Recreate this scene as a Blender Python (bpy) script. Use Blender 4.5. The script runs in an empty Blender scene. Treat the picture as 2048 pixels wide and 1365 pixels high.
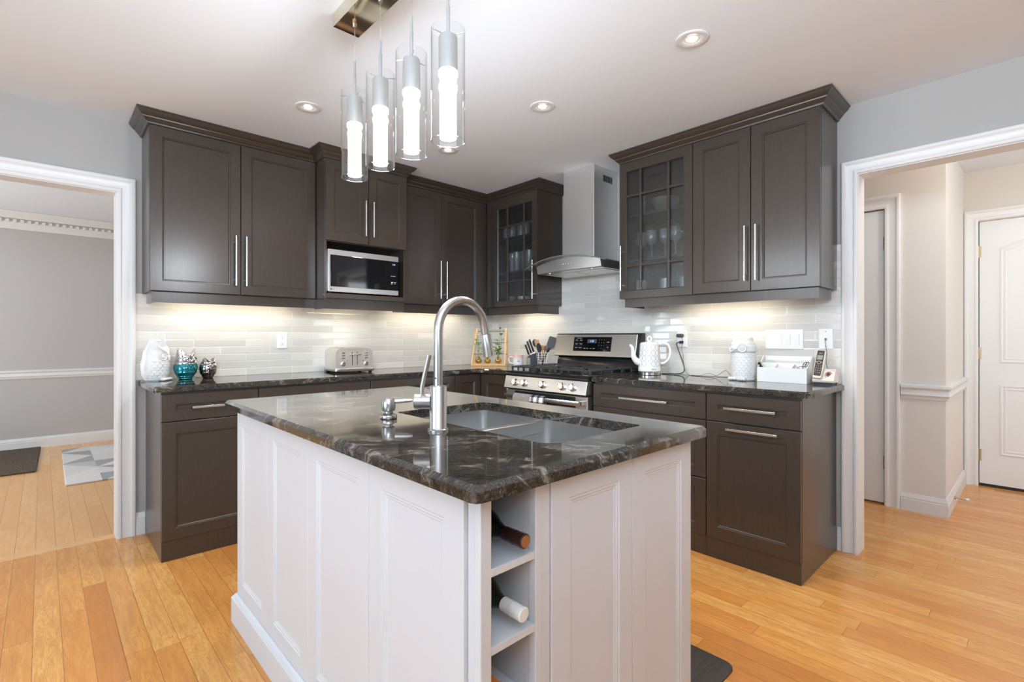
import bpy, math, random
from mathutils import Vector, Matrix
random.seed(7)
PI = math.pi
SC = bpy.context.scene
COL = SC.collection

# ------------------------------------------------------------------ camera
cam_data = bpy.data.cameras.new('camera')
cam_data.sensor_width = 36
cam_data.lens = 997.35 / 2048 * 36
cam_data.shift_y = -8.48 / 2048
cam_data.clip_start = 0.05
cam = bpy.data.objects.new('camera', cam_data)
cam.location = (-3.1945, -3.6755, 1.1728)
cam.rotation_euler = (PI / 2, 0, -0.7555)
COL.objects.link(cam)
SC.camera = cam

# ------------------------------------------------------------------ colour management, world
SC.view_settings.view_transform = 'Standard'
SC.view_settings.look = 'None'
SC.view_settings.gamma = 1
SC.view_settings.use_curve_mapping = False
SC.view_settings.exposure = 0.07
SC.cycles.use_denoising = True
SC.cycles.max_bounces = 10
SC.cycles.transparent_max_bounces = 16
SC.cycles.sample_clamp_indirect = 6.0
SC.cycles.caustics_refractive = False
world = bpy.data.worlds.new('world')
SC.world = world
world.use_nodes = True
wb = world.node_tree.nodes['Background']
wb.inputs[0].default_value = (0.85, 0.93, 1.0, 1)
wb.inputs[1].default_value = 1.6

def area(name, loc, rot, sx, sy, power, col=(1, 1, 1), spread=180):
    l = bpy.data.lights.new(name, 'AREA'); l.shape = 'RECTANGLE'
    l.size = sx; l.size_y = sy; l.energy = power; l.color = col; l.spread = math.radians(spread)
    o = bpy.data.objects.new(name, l); o.location = loc; o.rotation_euler = rot
    COL.objects.link(o); return o
# daylight through the patio door (left wall), the window behind the camera, the hall window, an unseen dining-room window added to light that room
area('daylight_patio', (-5.86, -2.55, 1.12), (0, -PI / 2, 0), 2.0, 2.3, 84, (0.61, 0.81, 1.0))
area('daylight_window', (-2.6, -6.26, 1.5), (PI / 2, 0, 0), 2.6, 1.5, 8, (0.84, 0.92, 1.0))
area('added_dining_daylight', (-5.66, 1.9, 1.4), (0, -PI / 2, 0), 1.5, 1.8, 108, (0.84, 0.92, 1.0))
area('daylight_hall', (1.4, -6.2, 1.5), (PI / 2, 0, 0), 1.3, 1.5, 30, (0.80, 0.91, 1.0))
# unseen fill added behind the camera to lift the ceiling, like a bounced flash
_fl = area('bounce_fill', (-3.9, -4.5, 1.95), (0, 0, 0), 1.2, 0.8, 102, (0.71, 0.85, 1.0), 150)
_fl.rotation_euler = Vector((0.5, 0.55, 0.68)).to_track_quat('-Z', 'Y').to_euler()

# ------------------------------------------------------------------ mesh helpers
class MB:
    def __init__(s, xf=None):
        s.v = []; s.f = []; s.m = []; s.mi = 0; s.xf = xf
    def av(s, p):
        s.v.append(tuple(s.xf @ Vector(p)) if s.xf else tuple(p)); return len(s.v) - 1
    def af(s, ids):
        s.f.append(tuple(ids)); s.m.append(s.mi)
    def box(s, x0, x1, y0, y1, z0, z1):
        i = [s.av((x, y, z)) for z in (z0, z1) for y in (y0, y1) for x in (x0, x1)]
        for q in ((0, 2, 3, 1), (4, 5, 7, 6), (0, 1, 5, 4), (2, 6, 7, 3), (0, 4, 6, 2), (1, 3, 7, 5)):
            s.af([i[k] for k in q])
    def loops(s, rings, closed=True, cap0=True, cap1=True):
        idx = [[s.av(p) for p in r] for r in rings]
        n = len(idx[0])
        for a, b in zip(idx, idx[1:]):
            for k in range(n if closed else n - 1):
                s.af((a[k], a[(k + 1) % n], b[(k + 1) % n], b[k]))
        if cap0: s.af(idx[0][::-1])
        if cap1: s.af(idx[-1])
        return idx
    def lathe(s, c, prof, n=32, axis='z', cap0=True, cap1=True, sx=1, sy=1):
        rings = []
        for r, h in prof:
            ring = []
            for k in range(n):
                a = 2 * PI * k / n; x, y = r * math.cos(a) * sx, r * math.sin(a) * sy
                if axis == 'z': p = (c[0] + x, c[1] + y, c[2] + h)
                elif axis == 'y': p = (c[0] + x, c[1] + h, c[2] - y)
                else: p = (c[0] + h, c[1] + x, c[2] + y)
                ring.append(p)
            rings.append(ring)
        s.loops(rings, True, cap0, cap1)
    def tube(s, pts, r, n=10, closed=False, cap=True):
        pts = [Vector(p) for p in pts]; m = len(pts); rings = []
        up = None
        for i in range(m):
            a = pts[(i - 1) % m] if (closed or i > 0) else pts[i]
            b = pts[(i + 1) % m] if (closed or i < m - 1) else pts[i]
            t = (b - a).normalized()
            if up is None:
                up = Vector((0, 0, 1)) if abs(t.z) < 0.9 else Vector((1, 0, 0))
            side = t.cross(up)
            if side.length < 1e-6: side = t.orthogonal()
            side.normalize(); up = side.cross(t).normalized()
            rr = r[i] if isinstance(r, (list, tuple)) else r
            rings.append([pts[i] + (side * math.cos(2 * PI * k / n) + up * math.sin(2 * PI * k / n)) * rr for k in range(n)])
        if closed: rings.append(rings[0])
        s.loops(rings, True, cap and not closed, cap and not closed)
    def sphere(s, c, rx, ry=None, rz=None, n=16, m=10):
        ry = rx if ry is None else ry; rz = rx if rz is None else rz
        rings = []
        for j in range(1, m):
            t = PI * j / m
            rings.append([(c[0] + rx * math.sin(t) * math.cos(2 * PI * k / n), c[1] + ry * math.sin(t) * math.sin(2 * PI * k / n), c[2] - rz * math.cos(t)) for k in range(n)])
        s.loops(rings)
    def prism(s, poly, z0, z1):
        s.loops([[(x, y, z0) for x, y in poly], [(x, y, z1) for x, y in poly]])
    def build(s, name, mats, parent=None, smooth=35, bevel=0, seg=2, recalc=True):
        me = bpy.data.meshes.new(name)
        off = Vector((0, 0, 0))
        if parent is not None:
            p = parent
            while p is not None:
                off += p.location; p = p.parent
        me.from_pydata([tuple(Vector(q) - off) for q in s.v], [], s.f)
        if not isinstance(mats, (list, tuple)): mats = [mats]
        for m_ in mats: me.materials.append(m_)
        for p_, i in zip(me.polygons, s.m): p_.material_index = i
        if recalc:
            import bmesh
            b = bmesh.new(); b.from_mesh(me); bmesh.ops.remove_doubles(b, verts=b.verts, dist=1e-6)
            bmesh.ops.recalc_face_normals(b, faces=b.faces); b.to_mesh(me); b.free()
        if smooth:
            me.polygons.foreach_set('use_smooth', [True] * len(me.polygons))
            me.set_sharp_from_angle(angle=math.radians(smooth))
        o = bpy.data.objects.new(name, me); COL.objects.link(o)
        if parent is not None: o.parent = parent
        if bevel:
            md = o.modifiers.new('bevel', 'BEVEL'); md.width = bevel; md.segments = seg; md.limit_method = 'ANGLE'; md.angle_limit = math.radians(40)
        return o

def FA(y0, x0=0, z0=0):     # frame on a face looking toward -y: u -> +x, v -> z, w -> -y
    return Matrix(((1, 0, 0, x0), (0, 0, -1, y0), (0, 1, 0, z0), (0, 0, 0, 1)))
def FB(x0, y0=0, z0=0):     # frame on a face looking toward -x: u -> -y, v -> z, w -> -x
    return Matrix(((0, 0, -1, x0), (-1, 0, 0, y0), (0, 1, 0, z0), (0, 0, 0, 1)))
def RZ(loc, deg=0, sc=1):
    return Matrix.Translation(loc) @ Matrix.Rotation(math.radians(deg), 4, 'Z') @ Matrix.Scale(sc, 4)

def offset_poly(pts, d, closed=True):
    n = len(pts); out = []
    for i in range(n):
        p = Vector(pts[i])
        a = Vector(pts[i - 1]) if (closed or i > 0) else None
        b = Vector(pts[(i + 1) % n]) if (closed or i < n - 1) else None
        n1 = n2 = None
        if a is not None: t = (p - a).normalized(); n1 = Vector((t.y, -t.x))
        if b is not None: t = (b - p).normalized(); n2 = Vector((t.y, -t.x))
        if n1 is None: n1 = n2
        if n2 is None: n2 = n1
        mN = (n1 + n2)
        mN = mN / max(1e-6, mN.length_squared) * 2
        out.append(tuple(p + mN * d))
    return out
def sweep(mb, path, prof, closed=False, caps=True):
    """prof: (offset to the right of the path, w)"""
    cols = [offset_poly(path, o, closed) for o, w in prof]
    n = len(path)
    rings = [[(cols[k][i][0], cols[k][i][1], prof[k][1]) for k in range(len(prof))] for i in range(n)]
    if closed: rings.append(rings[0])
    mb.loops(rings, True, caps and not closed, caps and not closed)
def rings_rect(mb, u0, u1, v0, v1, rings, capback=True):
    R = [[(u0 + i, v0 + i, w), (u1 - i, v0 + i, w), (u1 - i, v1 - i, w), (u0 + i, v1 - i, w)] for i, w in rings]
    mb.loops(R, True, capback, True)
def round_poly(pts, radii, n=6):
    out = []; m = len(pts)
    for i in range(m):
        r = radii[i]; p = Vector(pts[i])
        if r <= 0: out.append(tuple(p)); continue
        a = (Vector(pts[i - 1]) - p).normalized(); b = (Vector(pts[(i + 1) % m]) - p).normalized()
        p0 = p + a * r; p1 = p + b * r; c = p + (a + b) * r
        for k in range(n + 1):
            t = k / n * PI / 2
            out.append(tuple(c - a * r * math.sin(t) * 1.0 - b * r * math.cos(t)) if True else None)
        seg = out[-(n + 1):]
        if (Vector(seg[0]) - p0).length > (Vector(seg[-1]) - p0).length:
            out[-(n + 1):] = seg[::-1]
    return out

# ------------------------------------------------------------------ objects helpers
def props(o, label=None, cat=None, group=None, kind=None):
    if label: o['label'] = label
    if cat: o['category'] = cat
    if group: o['group'] = group
    if kind: o['kind'] = kind
    return o
def thing(name, label, cat, loc, group=None):
    o = bpy.data.objects.new(name, None); COL.objects.link(o); o.location = loc
    o.empty_display_size = 0.05
    return props(o, label, cat, group)
def struct(o): o['kind'] = 'structure'; return o
def single(o, label, cat, loc, group=None, kind=None):
    """a one-mesh thing: move its origin to loc"""
    off = Vector(loc)
    o.data.transform(Matrix.Translation(-off)); o.location = off
    return props(o, label, cat, group, kind)
def copy_tree(o, parent=None):
    c = o.copy(); COL.objects.link(c); c.parent = parent
    for ch in list(o.children): copy_tree(ch, c)
    return c
def text_mb(s, size, xf, mb=None, align='CENTER', depth=0.0004):
    cu = bpy.data.curves.new('t', 'FONT'); cu.body = s; cu.size = size; cu.align_x = align; cu.align_y = 'CENTER'; cu.extrude = depth
    cu.resolution_u = 3
    ob = bpy.data.objects.new('t', cu); COL.objects.link(ob)
    dg = bpy.context.evaluated_depsgraph_get()
    me = bpy.data.meshes.new_from_object(ob.evaluated_get(dg))
    mb = mb or MB(); keep = mb.xf; mb.xf = xf
    ids = [mb.av(v.co) for v in me.vertices]
    for p in me.polygons: mb.af([ids[i] for i in p.vertices])
    mb.xf = keep
    bpy.data.objects.remove(ob); bpy.data.curves.remove(cu); bpy.data.meshes.remove(me)
    return mb

# ------------------------------------------------------------------ materials
def srgb(r, g, b):
    f = lambda c: (c / 255 / 12.92) if c / 255 <= 0.04045 else ((c / 255 + 0.055) / 1.055) ** 2.4
    return (f(r), f(g), f(b), 1)
class NT:
    def __init__(s, name):
        s.m = bpy.data.materials.new(name); s.m.use_nodes = True; s.t = s.m.node_tree
        s.b = s.t.nodes['Principled BSDF']; s.out = s.t.nodes['Material Output']
    def n(s, typ, **kw):
        nd = s.t.nodes.new(typ)
        for k, v in kw.items(): setattr(nd, k, v)
        return nd
    def l(s, a, b): s.t.links.new(a, b)
    def math(s, op, a, b=None, c=None):
        nd = s.n('ShaderNodeMath', operation=op)
        for i, x in enumerate((a, b, c)):
            if x is None: continue
            if isinstance(x, (int, float)): nd.inputs[i].default_value = x
            else: s.l(x, nd.inputs[i])
        return nd.outputs[0]
    def noise(s, vec, scale, detail=4, rough=0.5, dist=0):
        nd = s.n('ShaderNodeTexNoise'); nd.inputs['Scale'].default_value = scale; nd.inputs['Detail'].default_value = detail
        nd.inputs['Roughness'].default_value = rough; nd.inputs['Distortion'].default_value = dist
        if vec: s.l(vec, nd.inputs['Vector'])
        return nd
    def mapping(s, vec, scale=(1, 1, 1), rot=(0, 0, 0), loc=(0, 0, 0)):
        nd = s.n('ShaderNodeMapping'); nd.inputs['Scale'].default_value = scale; nd.inputs['Rotation'].default_value = rot; nd.inputs['Location'].default_value = loc
        s.l(vec, nd.inputs['Vector']); return nd.outputs[0]
    def coord(s, which='Object'): return s.n('ShaderNodeTexCoord').outputs[which]
    def ramp(s, fac, stops):
        nd = s.n('ShaderNodeValToRGB'); cr = nd.color_ramp
        while len(cr.elements) < len(stops): cr.elements.new(0.5)
        for e, (p, c) in zip(cr.elements, stops):
            e.position = p; e.color = c if len(c) == 4 else (*c, 1)
        s.l(fac, nd.inputs[0]); return nd.outputs[0]
    def mix(s, fac, a, b, blend='MIX'):
        nd = s.n('ShaderNodeMix', data_type='RGBA', blend_type=blend)
        for sock, x in ((nd.inputs[0], fac), (nd.inputs[6], a), (nd.inputs[7], b)):
            if isinstance(x, (int, float)): sock.default_value = x
            elif isinstance(x, tuple): sock.default_value = x
            else: s.l(x, sock)
        return nd.outputs[2]
    def bump(s, h, strength=0.2, dist=0.002):
        nd = s.n('ShaderNodeBump'); nd.inputs['Strength'].default_value = strength; nd.inputs['Distance'].default_value = dist
        s.l(h, nd.inputs['Height']); s.l(nd.outputs[0], s.b.inputs['Normal']); return nd
def plain(name, col, rough=0.5, metal=0, ior=None, coat=0, var=0.04, vscale=6, bump=0, bscale=80, emit=None, estr=0, trans=0, coatr=0.05):
    N = NT(name); b = N.b
    b.inputs['Roughness'].default_value = rough; b.inputs['Metallic'].default_value = metal
    if ior: b.inputs['IOR'].default_value = ior
    b.inputs['Coat Weight'].default_value = coat; b.inputs['Coat Roughness'].default_value = coatr
    if trans: b.inputs['Transmission Weight'].default_value = trans
    co = N.coord()
    nz = N.noise(co, vscale, 3)
    dark = tuple(c * (1 - var) for c in col[:3]) + (1,); lite = tuple(min(1, c * (1 + var)) for c in col[:3]) + (1,)
    N.l(N.mix(nz.outputs[0], dark, lite), b.inputs['Base Color'])
    if bump:
        N.bump(N.noise(co, bscale, 4).outputs[0], bump)
    if emit:
        b.inputs['Emission Color'].default_value = emit; b.inputs['Emission Strength'].default_value = estr
    return N.m
def steel(name, col=(0.62, 0.6, 0.57), rough=0.28, axis=(1, 1, 60), b=0.06):
    N = NT(name); N.b.inputs['Metallic'].default_value = 1
    co = N.mapping(N.coord(), scale=axis)
    nz = N.noise(co, 12, 3)
    c = (*col, 1)
    N.l(N.mix(nz.outputs[0], tuple(x * 0.93 for x in col) + (1,), c), N.b.inputs['Base Color'])
    N.l(N.math('MULTIPLY_ADD', nz.outputs[0], 0.1, rough - 0.05), N.b.inputs['Roughness'])
    N.bump(nz.outputs[0], b, 0.001)
    return N.m
def paint(name, col, rough=0.6, bump=0.03):
    return plain(name, col, rough, var=0.015, vscale=1.5, bump=bump, bscale=160)

M = {}
M['wall'] = paint('wall_paint_grey', srgb(172, 169, 165), 0.6)
M['wall_side'] = paint('wall_paint_greige', srgb(188, 184, 181), 0.6)
M['wall_hall'] = paint('wall_paint_cream', srgb(226, 220, 212), 0.6)
M['ceil'] = paint('ceiling_paint', srgb(235, 239, 244), 0.8)
M['trim'] = paint('trim_white', srgb(228, 226, 223), 0.35, 0.01)
M['doorwhite'] = paint('door_white', srgb(238, 237, 235), 0.4, 0.01)
M['island_white'] = paint('island_white', srgb(214, 214, 216), 0.42, 0.01)
M['white_plastic'] = plain('white_plastic', srgb(240, 240, 238), 0.3, var=0.01)
M['white_ceramic'] = plain('white_ceramic', srgb(238, 240, 241), 0.18, coat=0.6, var=0.01)
M['matte_ceramic'] = plain('matte_white_ceramic', srgb(226, 225, 223), 0.4, coat=0.15, var=0.01)
M['black'] = plain('black_plastic', (0.012, 0.012, 0.013, 1), 0.35, var=0.1)
M['black_gloss'] = plain('black_glass', (0.004, 0.004, 0.005, 1), 0.05, coat=0.5, var=0.02)
M['enamel'] = plain('black_enamel', (0.012, 0.012, 0.012, 1), 0.15, var=0.05)
M['iron'] = plain('cast_iron', (0.035, 0.035, 0.036, 1), 0.5, var=0.1, bump=0.1, bscale=200)
M['gap'] = plain('dark_recess', (0.006, 0.005, 0.005, 1), 0.8, var=0.05)
M['nickel'] = steel('brushed_nickel', (0.52, 0.5, 0.48), 0.3, (1, 1, 30), 0.0)
M['handle'] = steel('handle_nickel', (0.75, 0.73, 0.7), 0.24, (4, 4, 4), 0.0)
M['steel'] = steel('stainless_steel', (0.78, 0.76, 0.73), 0.32, (60, 1, 1), 0.04)
M['steel_v'] = steel('stainless_steel_vertical', (0.88, 0.87, 0.85), 0.46, (1, 60, 1), 0.04)
M['steel_dark'] = steel('dark_brushed_steel', (0.22, 0.2, 0.18), 0.35, (1, 1, 30), 0.0)
M['toaster_steel'] = steel('warm_brushed_steel', (0.85, 0.81, 0.74), 0.34, (1, 40, 1), 0.0)
M['steel_light'] = steel('polished_steel', (0.78, 0.77, 0.75), 0.16, (3, 3, 3), 0.0)
M['sink'] = steel('sink_steel', (0.58, 0.58, 0.57), 0.33, (5, 5, 5), 0.0)
M['chrome'] = plain('chrome', (0.85, 0.84, 0.82, 1), 0.04, metal=1, var=0.01)
M['brass'] = plain('aged_brass_hinge', (0.45, 0.36, 0.22, 1), 0.35, metal=1, var=0.1)
M['canopy'] = plain('polished_canopy', (0.78, 0.72, 0.58, 1), 0.05, metal=1, var=0.02)
M['bamboo'] = plain('bamboo_wood', srgb(222, 178, 120), 0.5, var=0.12, vscale=20)
M['wood_tool'] = plain('beech_wood', srgb(190, 140, 90), 0.55, var=0.15, vscale=25)
M['wood_dark'] = plain('dark_wood_tool', srgb(120, 85, 60), 0.55, var=0.15, vscale=25)
M['leaf'] = plain('leaf_green', srgb(120, 165, 60), 0.45, var=0.3, vscale=30)
M['leaf2'] = plain('leaf_variegated', srgb(200, 215, 150), 0.45, var=0.25, vscale=60)
M['stem'] = plain('plant_stem', srgb(100, 130, 60), 0.5, var=0.2)
M['teal'] = plain('teal_glass_glaze', (0.0, 0.2, 0.24, 1), 0.12, metal=0.65, coat=1, var=0.25, vscale=40)
M['silver'] = plain('mercury_silver_glaze', (0.62, 0.6, 0.62, 1), 0.14, metal=1, var=0.25, vscale=60)
M['bronze'] = plain('dark_silver_glaze', (0.3, 0.27, 0.25, 1), 0.14, metal=1, var=0.3, vscale=50)
M['rubber'] = plain('rubber_black', (0.015, 0.015, 0.015, 1), 0.6, var=0.1)
M['cord_grey'] = plain('grey_cord', (0.07, 0.07, 0.065, 1), 0.5, var=0.05)
M['wine_glass'] = plain('dark_bottle_glass', (0.004, 0.006, 0.004, 1), 0.08, coat=0.5, var=0.05)
M['foil_brown'] = plain('copper_brown_foil', srgb(52, 30, 26), 0.3, metal=0.3, var=0.15, vscale=60)
M['foil_gold'] = plain('copper_foil_end', srgb(165, 112, 72), 0.35, metal=0.5, var=0.15, vscale=90)
M['foil_white'] = plain('white_foil', srgb(232, 228, 222), 0.35, var=0.03)
M['foil_orange'] = plain('orange_foil', srgb(200, 110, 40), 0.35, var=0.1)
M['label_paper'] = plain('paper_label', srgb(225, 222, 215), 0.6, var=0.05)
M['phone_face'] = plain('champagne_plastic', srgb(226, 214, 200), 0.3, metal=0.15, var=0.02)
M['phone_dark'] = plain('dark_brown_plastic', srgb(66, 52, 46), 0.25, var=0.05)
M['lcd'] = plain('grey_lcd', srgb(150, 155, 145), 0.2, var=0.03)
M['socket'] = plain('satin_silver_paint', (0.38, 0.37, 0.355, 1), 0.35, metal=0.2, var=0.02)
M['red_led'] = plain('red_button', srgb(110, 20, 18), 0.25, var=0.03)
M['blue_disp'] = plain('blue_display', (0.02, 0.05, 0.12, 1), 0.2, emit=(0.35, 0.6, 1, 1), estr=2.0)
M['dim_disp'] = plain('dim_display', (0.02, 0.03, 0.05, 1), 0.2, emit=(0.3, 0.4, 0.5, 1), estr=0.12)
M['ink_white'] = plain('printed_white', srgb(215, 215, 215), 0.5, var=0.01)
M['ink_dark'] = plain('printed_dark', (0.02, 0.02, 0.022, 1), 0.5, var=0.01)
M['lattice'] = plain('lattice_grey', (0.22, 0.22, 0.21, 1), 0.3, var=0.01)
M['ink_grey'] = plain('printed_grey', (0.13, 0.13, 0.13, 1), 0.5, var=0.01)
M['pink'] = plain('pink_glaze', srgb(232, 185, 180), 0.2, coat=0.5, var=0.03)
M['led'] = plain('lamp_crystal', (1, 1, 1, 1), 0.3, emit=(1.0, 0.97, 0.93, 1), estr=9.0)
M['bulb'] = plain('downlight_bulb', (1, 1, 1, 1), 0.3, emit=(1.0, 0.93, 0.84, 1), estr=14.0)
M['strip'] = plain('led_strip', (1, 1, 1, 1), 0.3, emit=(1.0, 0.88, 0.68, 1), estr=12.0)

def glass(name, tint=(1, 1, 1, 1), rough=0.0, refl=1.0, bump=0, bscale=40, frost=0.0, milk=0.0):
    """thin clear glass: sees straight through, reflects by fresnel"""
    N = NT(name); t = N.t; t.nodes.remove(N.b)
    tr = N.n('ShaderNodeBsdfTransparent'); tr.inputs[0].default_value = tint
    gl = N.n('ShaderNodeBsdfGlossy'); gl.inputs['Roughness'].default_value = rough
    fr = N.n('ShaderNodeFresnel'); bf = N.n('ShaderNodeNewGeometry')
    N.l(N.math('MULTIPLY_ADD', bf.outputs['Backfacing'], -0.8333, 1.5), fr.inputs[0])
    fac = N.math('MULTIPLY', fr.outputs[0], refl)
    mx = N.n('ShaderNodeMixShader'); N.l(fac, mx.inputs[0]); N.l(tr.outputs[0], mx.inputs[1]); N.l(gl.outputs[0], mx.inputs[2])
    last = mx.outputs[0]
    if bump:
        nz = N.noise(N.coord(), bscale, 3, 0.6)
        bp = N.n('ShaderNodeBump'); bp.inputs['Strength'].default_value = bump; bp.inputs['Distance'].default_value = 0.004
        N.l(nz.outputs[0], bp.inputs['Height']); N.l(bp.outputs[0], gl.inputs['Normal']); N.l(bp.outputs[0], fr.inputs['Normal'])
    if frost:
        rf = N.n('ShaderNodeBsdfRefraction'); rf.inputs['IOR'].default_value = 1.06; rf.inputs['Roughness'].default_value = 0.04; rf.inputs[0].default_value = tint
        if bump: N.l(bp.outputs[0], rf.inputs['Normal'])
        m2 = N.n('ShaderNodeMixShader'); m2.inputs[0].default_value = frost
        N.l(tr.outputs[0], m2.inputs[1]); N.l(rf.outputs[0], m2.inputs[2]); N.l(m2.outputs[0], mx.inputs[1])
    if milk:
        df = N.n('ShaderNodeBsdfDiffuse'); df.inputs[0].default_value = (0.8, 0.83, 0.85, 1)
        tl = N.n('ShaderNodeBsdfTranslucent'); tl.inputs[0].default_value = (0.8, 0.83, 0.85, 1)
        a1 = N.n('ShaderNodeMixShader'); N.l(df.outputs[0], a1.inputs[1]); N.l(tl.outputs[0], a1.inputs[2])
        m3 = N.n('ShaderNodeMixShader'); m3.inputs[0].default_value = milk; N.l(last, m3.inputs[1]); N.l(a1.outputs[0], m3.inputs[2]); last = m3.outputs[0]
    N.l(last, N.out.inputs[0])
    return N.m
M['glass'] = glass('clear_glass', (0.985, 0.99, 0.99, 1), 0.0, 1.6)
M['hood_glass'] = glass('hood_glass', (0.86, 0.9, 0.88, 1), 0.0, 1.0)
M['seeded'] = glass('seeded_glass', (0.95, 0.97, 0.97, 1), 0.12, 1.6, 0.45, 120, 0.5)
M['tumbler'] = glass('drinking_glass', (0.95, 0.97, 0.98, 1), 0.05, 3.5, 0.3, 30, 0, 0.28)
M['bulb_vase'] = glass('vase_glass', (0.95, 0.85, 0.62, 1), 0.02, 1.5)

def cabinet_mat():
    N = NT('espresso_cabinet'); b = N.b
    co = N.coord(); g = N.noise(N.mapping(co, (9, 9, 0.8)), 14, 6, 0.6)
    N.l(N.ramp(g.outputs[0], [(0.3, (0.040, 0.028, 0.020)), (0.7, (0.052, 0.037, 0.027))]), b.inputs['Base Color'])
    b.inputs['Roughness'].default_value = 0.30; b.inputs['IOR'].default_value = 1.5; b.inputs['Coat Weight'].default_value = 0.3; b.inputs['Coat Roughness'].default_value = 0.26
    N.bump(g.outputs[0], 0.01, 0.001)
    return N.m
M['cab'] = cabinet_mat()
M['cab_in'] = plain('cabinet_inside', (0.05, 0.045, 0.042, 1), 0.5)

def granite_mat():
    N = NT('black_granite'); b = N.b
    co = N.mapping(N.coord(), (1, 1, 1), (0.12, 0.1, math.radians(43)))
    warp = N.noise(co, 2.2, 4, 0.6)
    wv = N.n('ShaderNodeVectorMath', operation='MULTIPLY_ADD'); N.l(warp.outputs['Color'], wv.inputs[0]); wv.inputs[1].default_value = (0.5, 0.5, 0.5); N.l(co, wv.inputs[2])
    st = N.mapping(wv.outputs[0], (2.6, 11.0, 8.0))
    n1 = N.noise(st, 1.7, 13, 0.74, 0.5)
    base = N.ramp(n1.outputs[0], [(0.30, (0.006, 0.006, 0.006)), (0.42, (0.016, 0.013, 0.010)), (0.48, (0.044, 0.035, 0.027)), (0.52, (0.017, 0.014, 0.011)),
                                  (0.57, (0.085, 0.068, 0.050)), (0.615, (0.19, 0.165, 0.14)), (0.67, (0.05, 0.04, 0.032))])
    n2 = N.noise(N.mapping(co, (0.5, 1.6, 1.2)), 150, 3, 0.7)
    sp = N.ramp(n2.outputs[0], [(0.52, (0, 0, 0)), (0.72, (0.07, 0.068, 0.066))])
    col = N.mix(1.0, base, sp, 'ADD')
    N.l(col, b.inputs['Base Color'])
    b.inputs['Roughness'].default_value = 0.055; b.inputs['IOR'].default_value = 1.6
    return N.m
M['granite'] = granite_mat()

def floor_mat(name, stops, g_dark, fine, lmin, rough):
    N = NT(name); b = N.b
    sx = N.n('ShaderNodeSeparateXYZ'); co = N.coord(); N.l(co, sx.inputs[0])
    W = 0.0826
    xr = N.math('DIVIDE', N.math('ADD', sx.outputs[0], 10.0 * W * 12 + 0.0), W)
    row = N.math('FLOOR', xr); fx = N.math('FRACT', xr)
    wn = N.n('ShaderNodeTexWhiteNoise', noise_dimensions='1D'); N.l(row, wn.inputs['W'])
    ln = N.math('MULTIPLY_ADD', wn.outputs['Value'], 0.6, lmin)
    yr = N.math('ADD', N.math('DIVIDE', N.math('ADD', sx.outputs[1], 20.0), ln), N.math('MULTIPLY', wn.outputs['Value'], 7.31))
    seg = N.math('FLOOR', yr); fy = N.math('FRACT', yr)
    cmb = N.n('ShaderNodeCombineXYZ'); N.l(row, cmb.inputs[0]); N.l(seg, cmb.inputs[1])
    w2 = N.n('ShaderNodeTexWhiteNoise', noise_dimensions='2D'); N.l(cmb.outputs[0], w2.inputs['Vector'])
    # grain, shifted per plank
    sh = N.n('ShaderNodeVectorMath', operation='MULTIPLY_ADD'); N.l(w2.outputs['Color'], sh.inputs[0]); sh.inputs[1].default_value = (31, 17, 5); N.l(co, sh.inputs[2])
    g1 = N.noise(N.mapping(sh.outputs[0], (13, 1.5, 1)), 3.0, 7, 0.62, 1.1)
    g2 = N.noise(N.mapping(sh.outputs[0], (120, 4, 1)), 2.0, 3, 0.6)
    c1 = N.ramp(w2.outputs['Value'], [(p, srgb(*c)) for p, c in stops])
    c2 = N.mix(N.ramp(g1.outputs[0], [(0.40, (0, 0, 0)), (0.66, (0.55, 0.55, 0.55))]), c1, srgb(*g_dark))
    # open oak grain: fine dark dashes following contour lines of a stretched noise
    g3 = N.noise(N.mapping(sh.outputs[0], (9, 0.9, 1)), 2.2, 3, 0.5, 0.8)
    ln_ = N.math('FRACT', N.math('MULTIPLY', g3.outputs[0], 16.0))
    ring = N.math('SUBTRACT', 1.0, N.math('MINIMUM', N.math('MULTIPLY', N.math('ABSOLUTE', N.math('SUBTRACT', ln_, 0.5)), 3.2), 1.0))
    ring = N.math('MULTIPLY', ring, N.math('MULTIPLY', g2.outputs[0], fine))
    c3 = N.mix(ring, c2, srgb(*g_dark))
    ex = N.math('MINIMUM', fx, N.math('SUBTRACT', 1.0, fx))
    ey = N.math('MULTIPLY', N.math('MINIMUM', fy, N.math('SUBTRACT', 1.0, fy)), N.math('DIVIDE', ln, W))
    e = N.math('MINIMUM', ex, ey)
    gap = N.math('LESS_THAN', e, 0.008)
    c4 = N.mix(gap, c3, srgb(138, 86, 46))
    N.l(c4, b.inputs['Base Color'])
    N.l(N.math('MULTIPLY_ADD', g1.outputs[0], 0.08, rough), b.inputs['Roughness'])
    hgt = N.math('MINIMUM', N.math('MULTIPLY', e, 30.0), 1.0)
    N.bump(hgt, 0.35, 0.0012)
    return N.m
M['floor'] = floor_mat('oak_plank_floor', [(0.0, (208, 136, 66)), (0.3, (221, 152, 75)), (0.7, (230, 166, 86)), (1.0, (238, 180, 102))], (190, 120, 60), 0.8, 0.75, 0.13)
M['floor_dining'] = floor_mat('maple_plank_floor', [(0.0, (226, 170, 108)), (0.5, (231, 178, 116)), (1.0, (236, 186, 124))], (214, 156, 96), 0.3, 1.0, 0.2)
M['strip_wood'] = plain('transition_strip_wood', srgb(228, 178, 122), 0.3, var=0.06, vscale=12)

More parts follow.
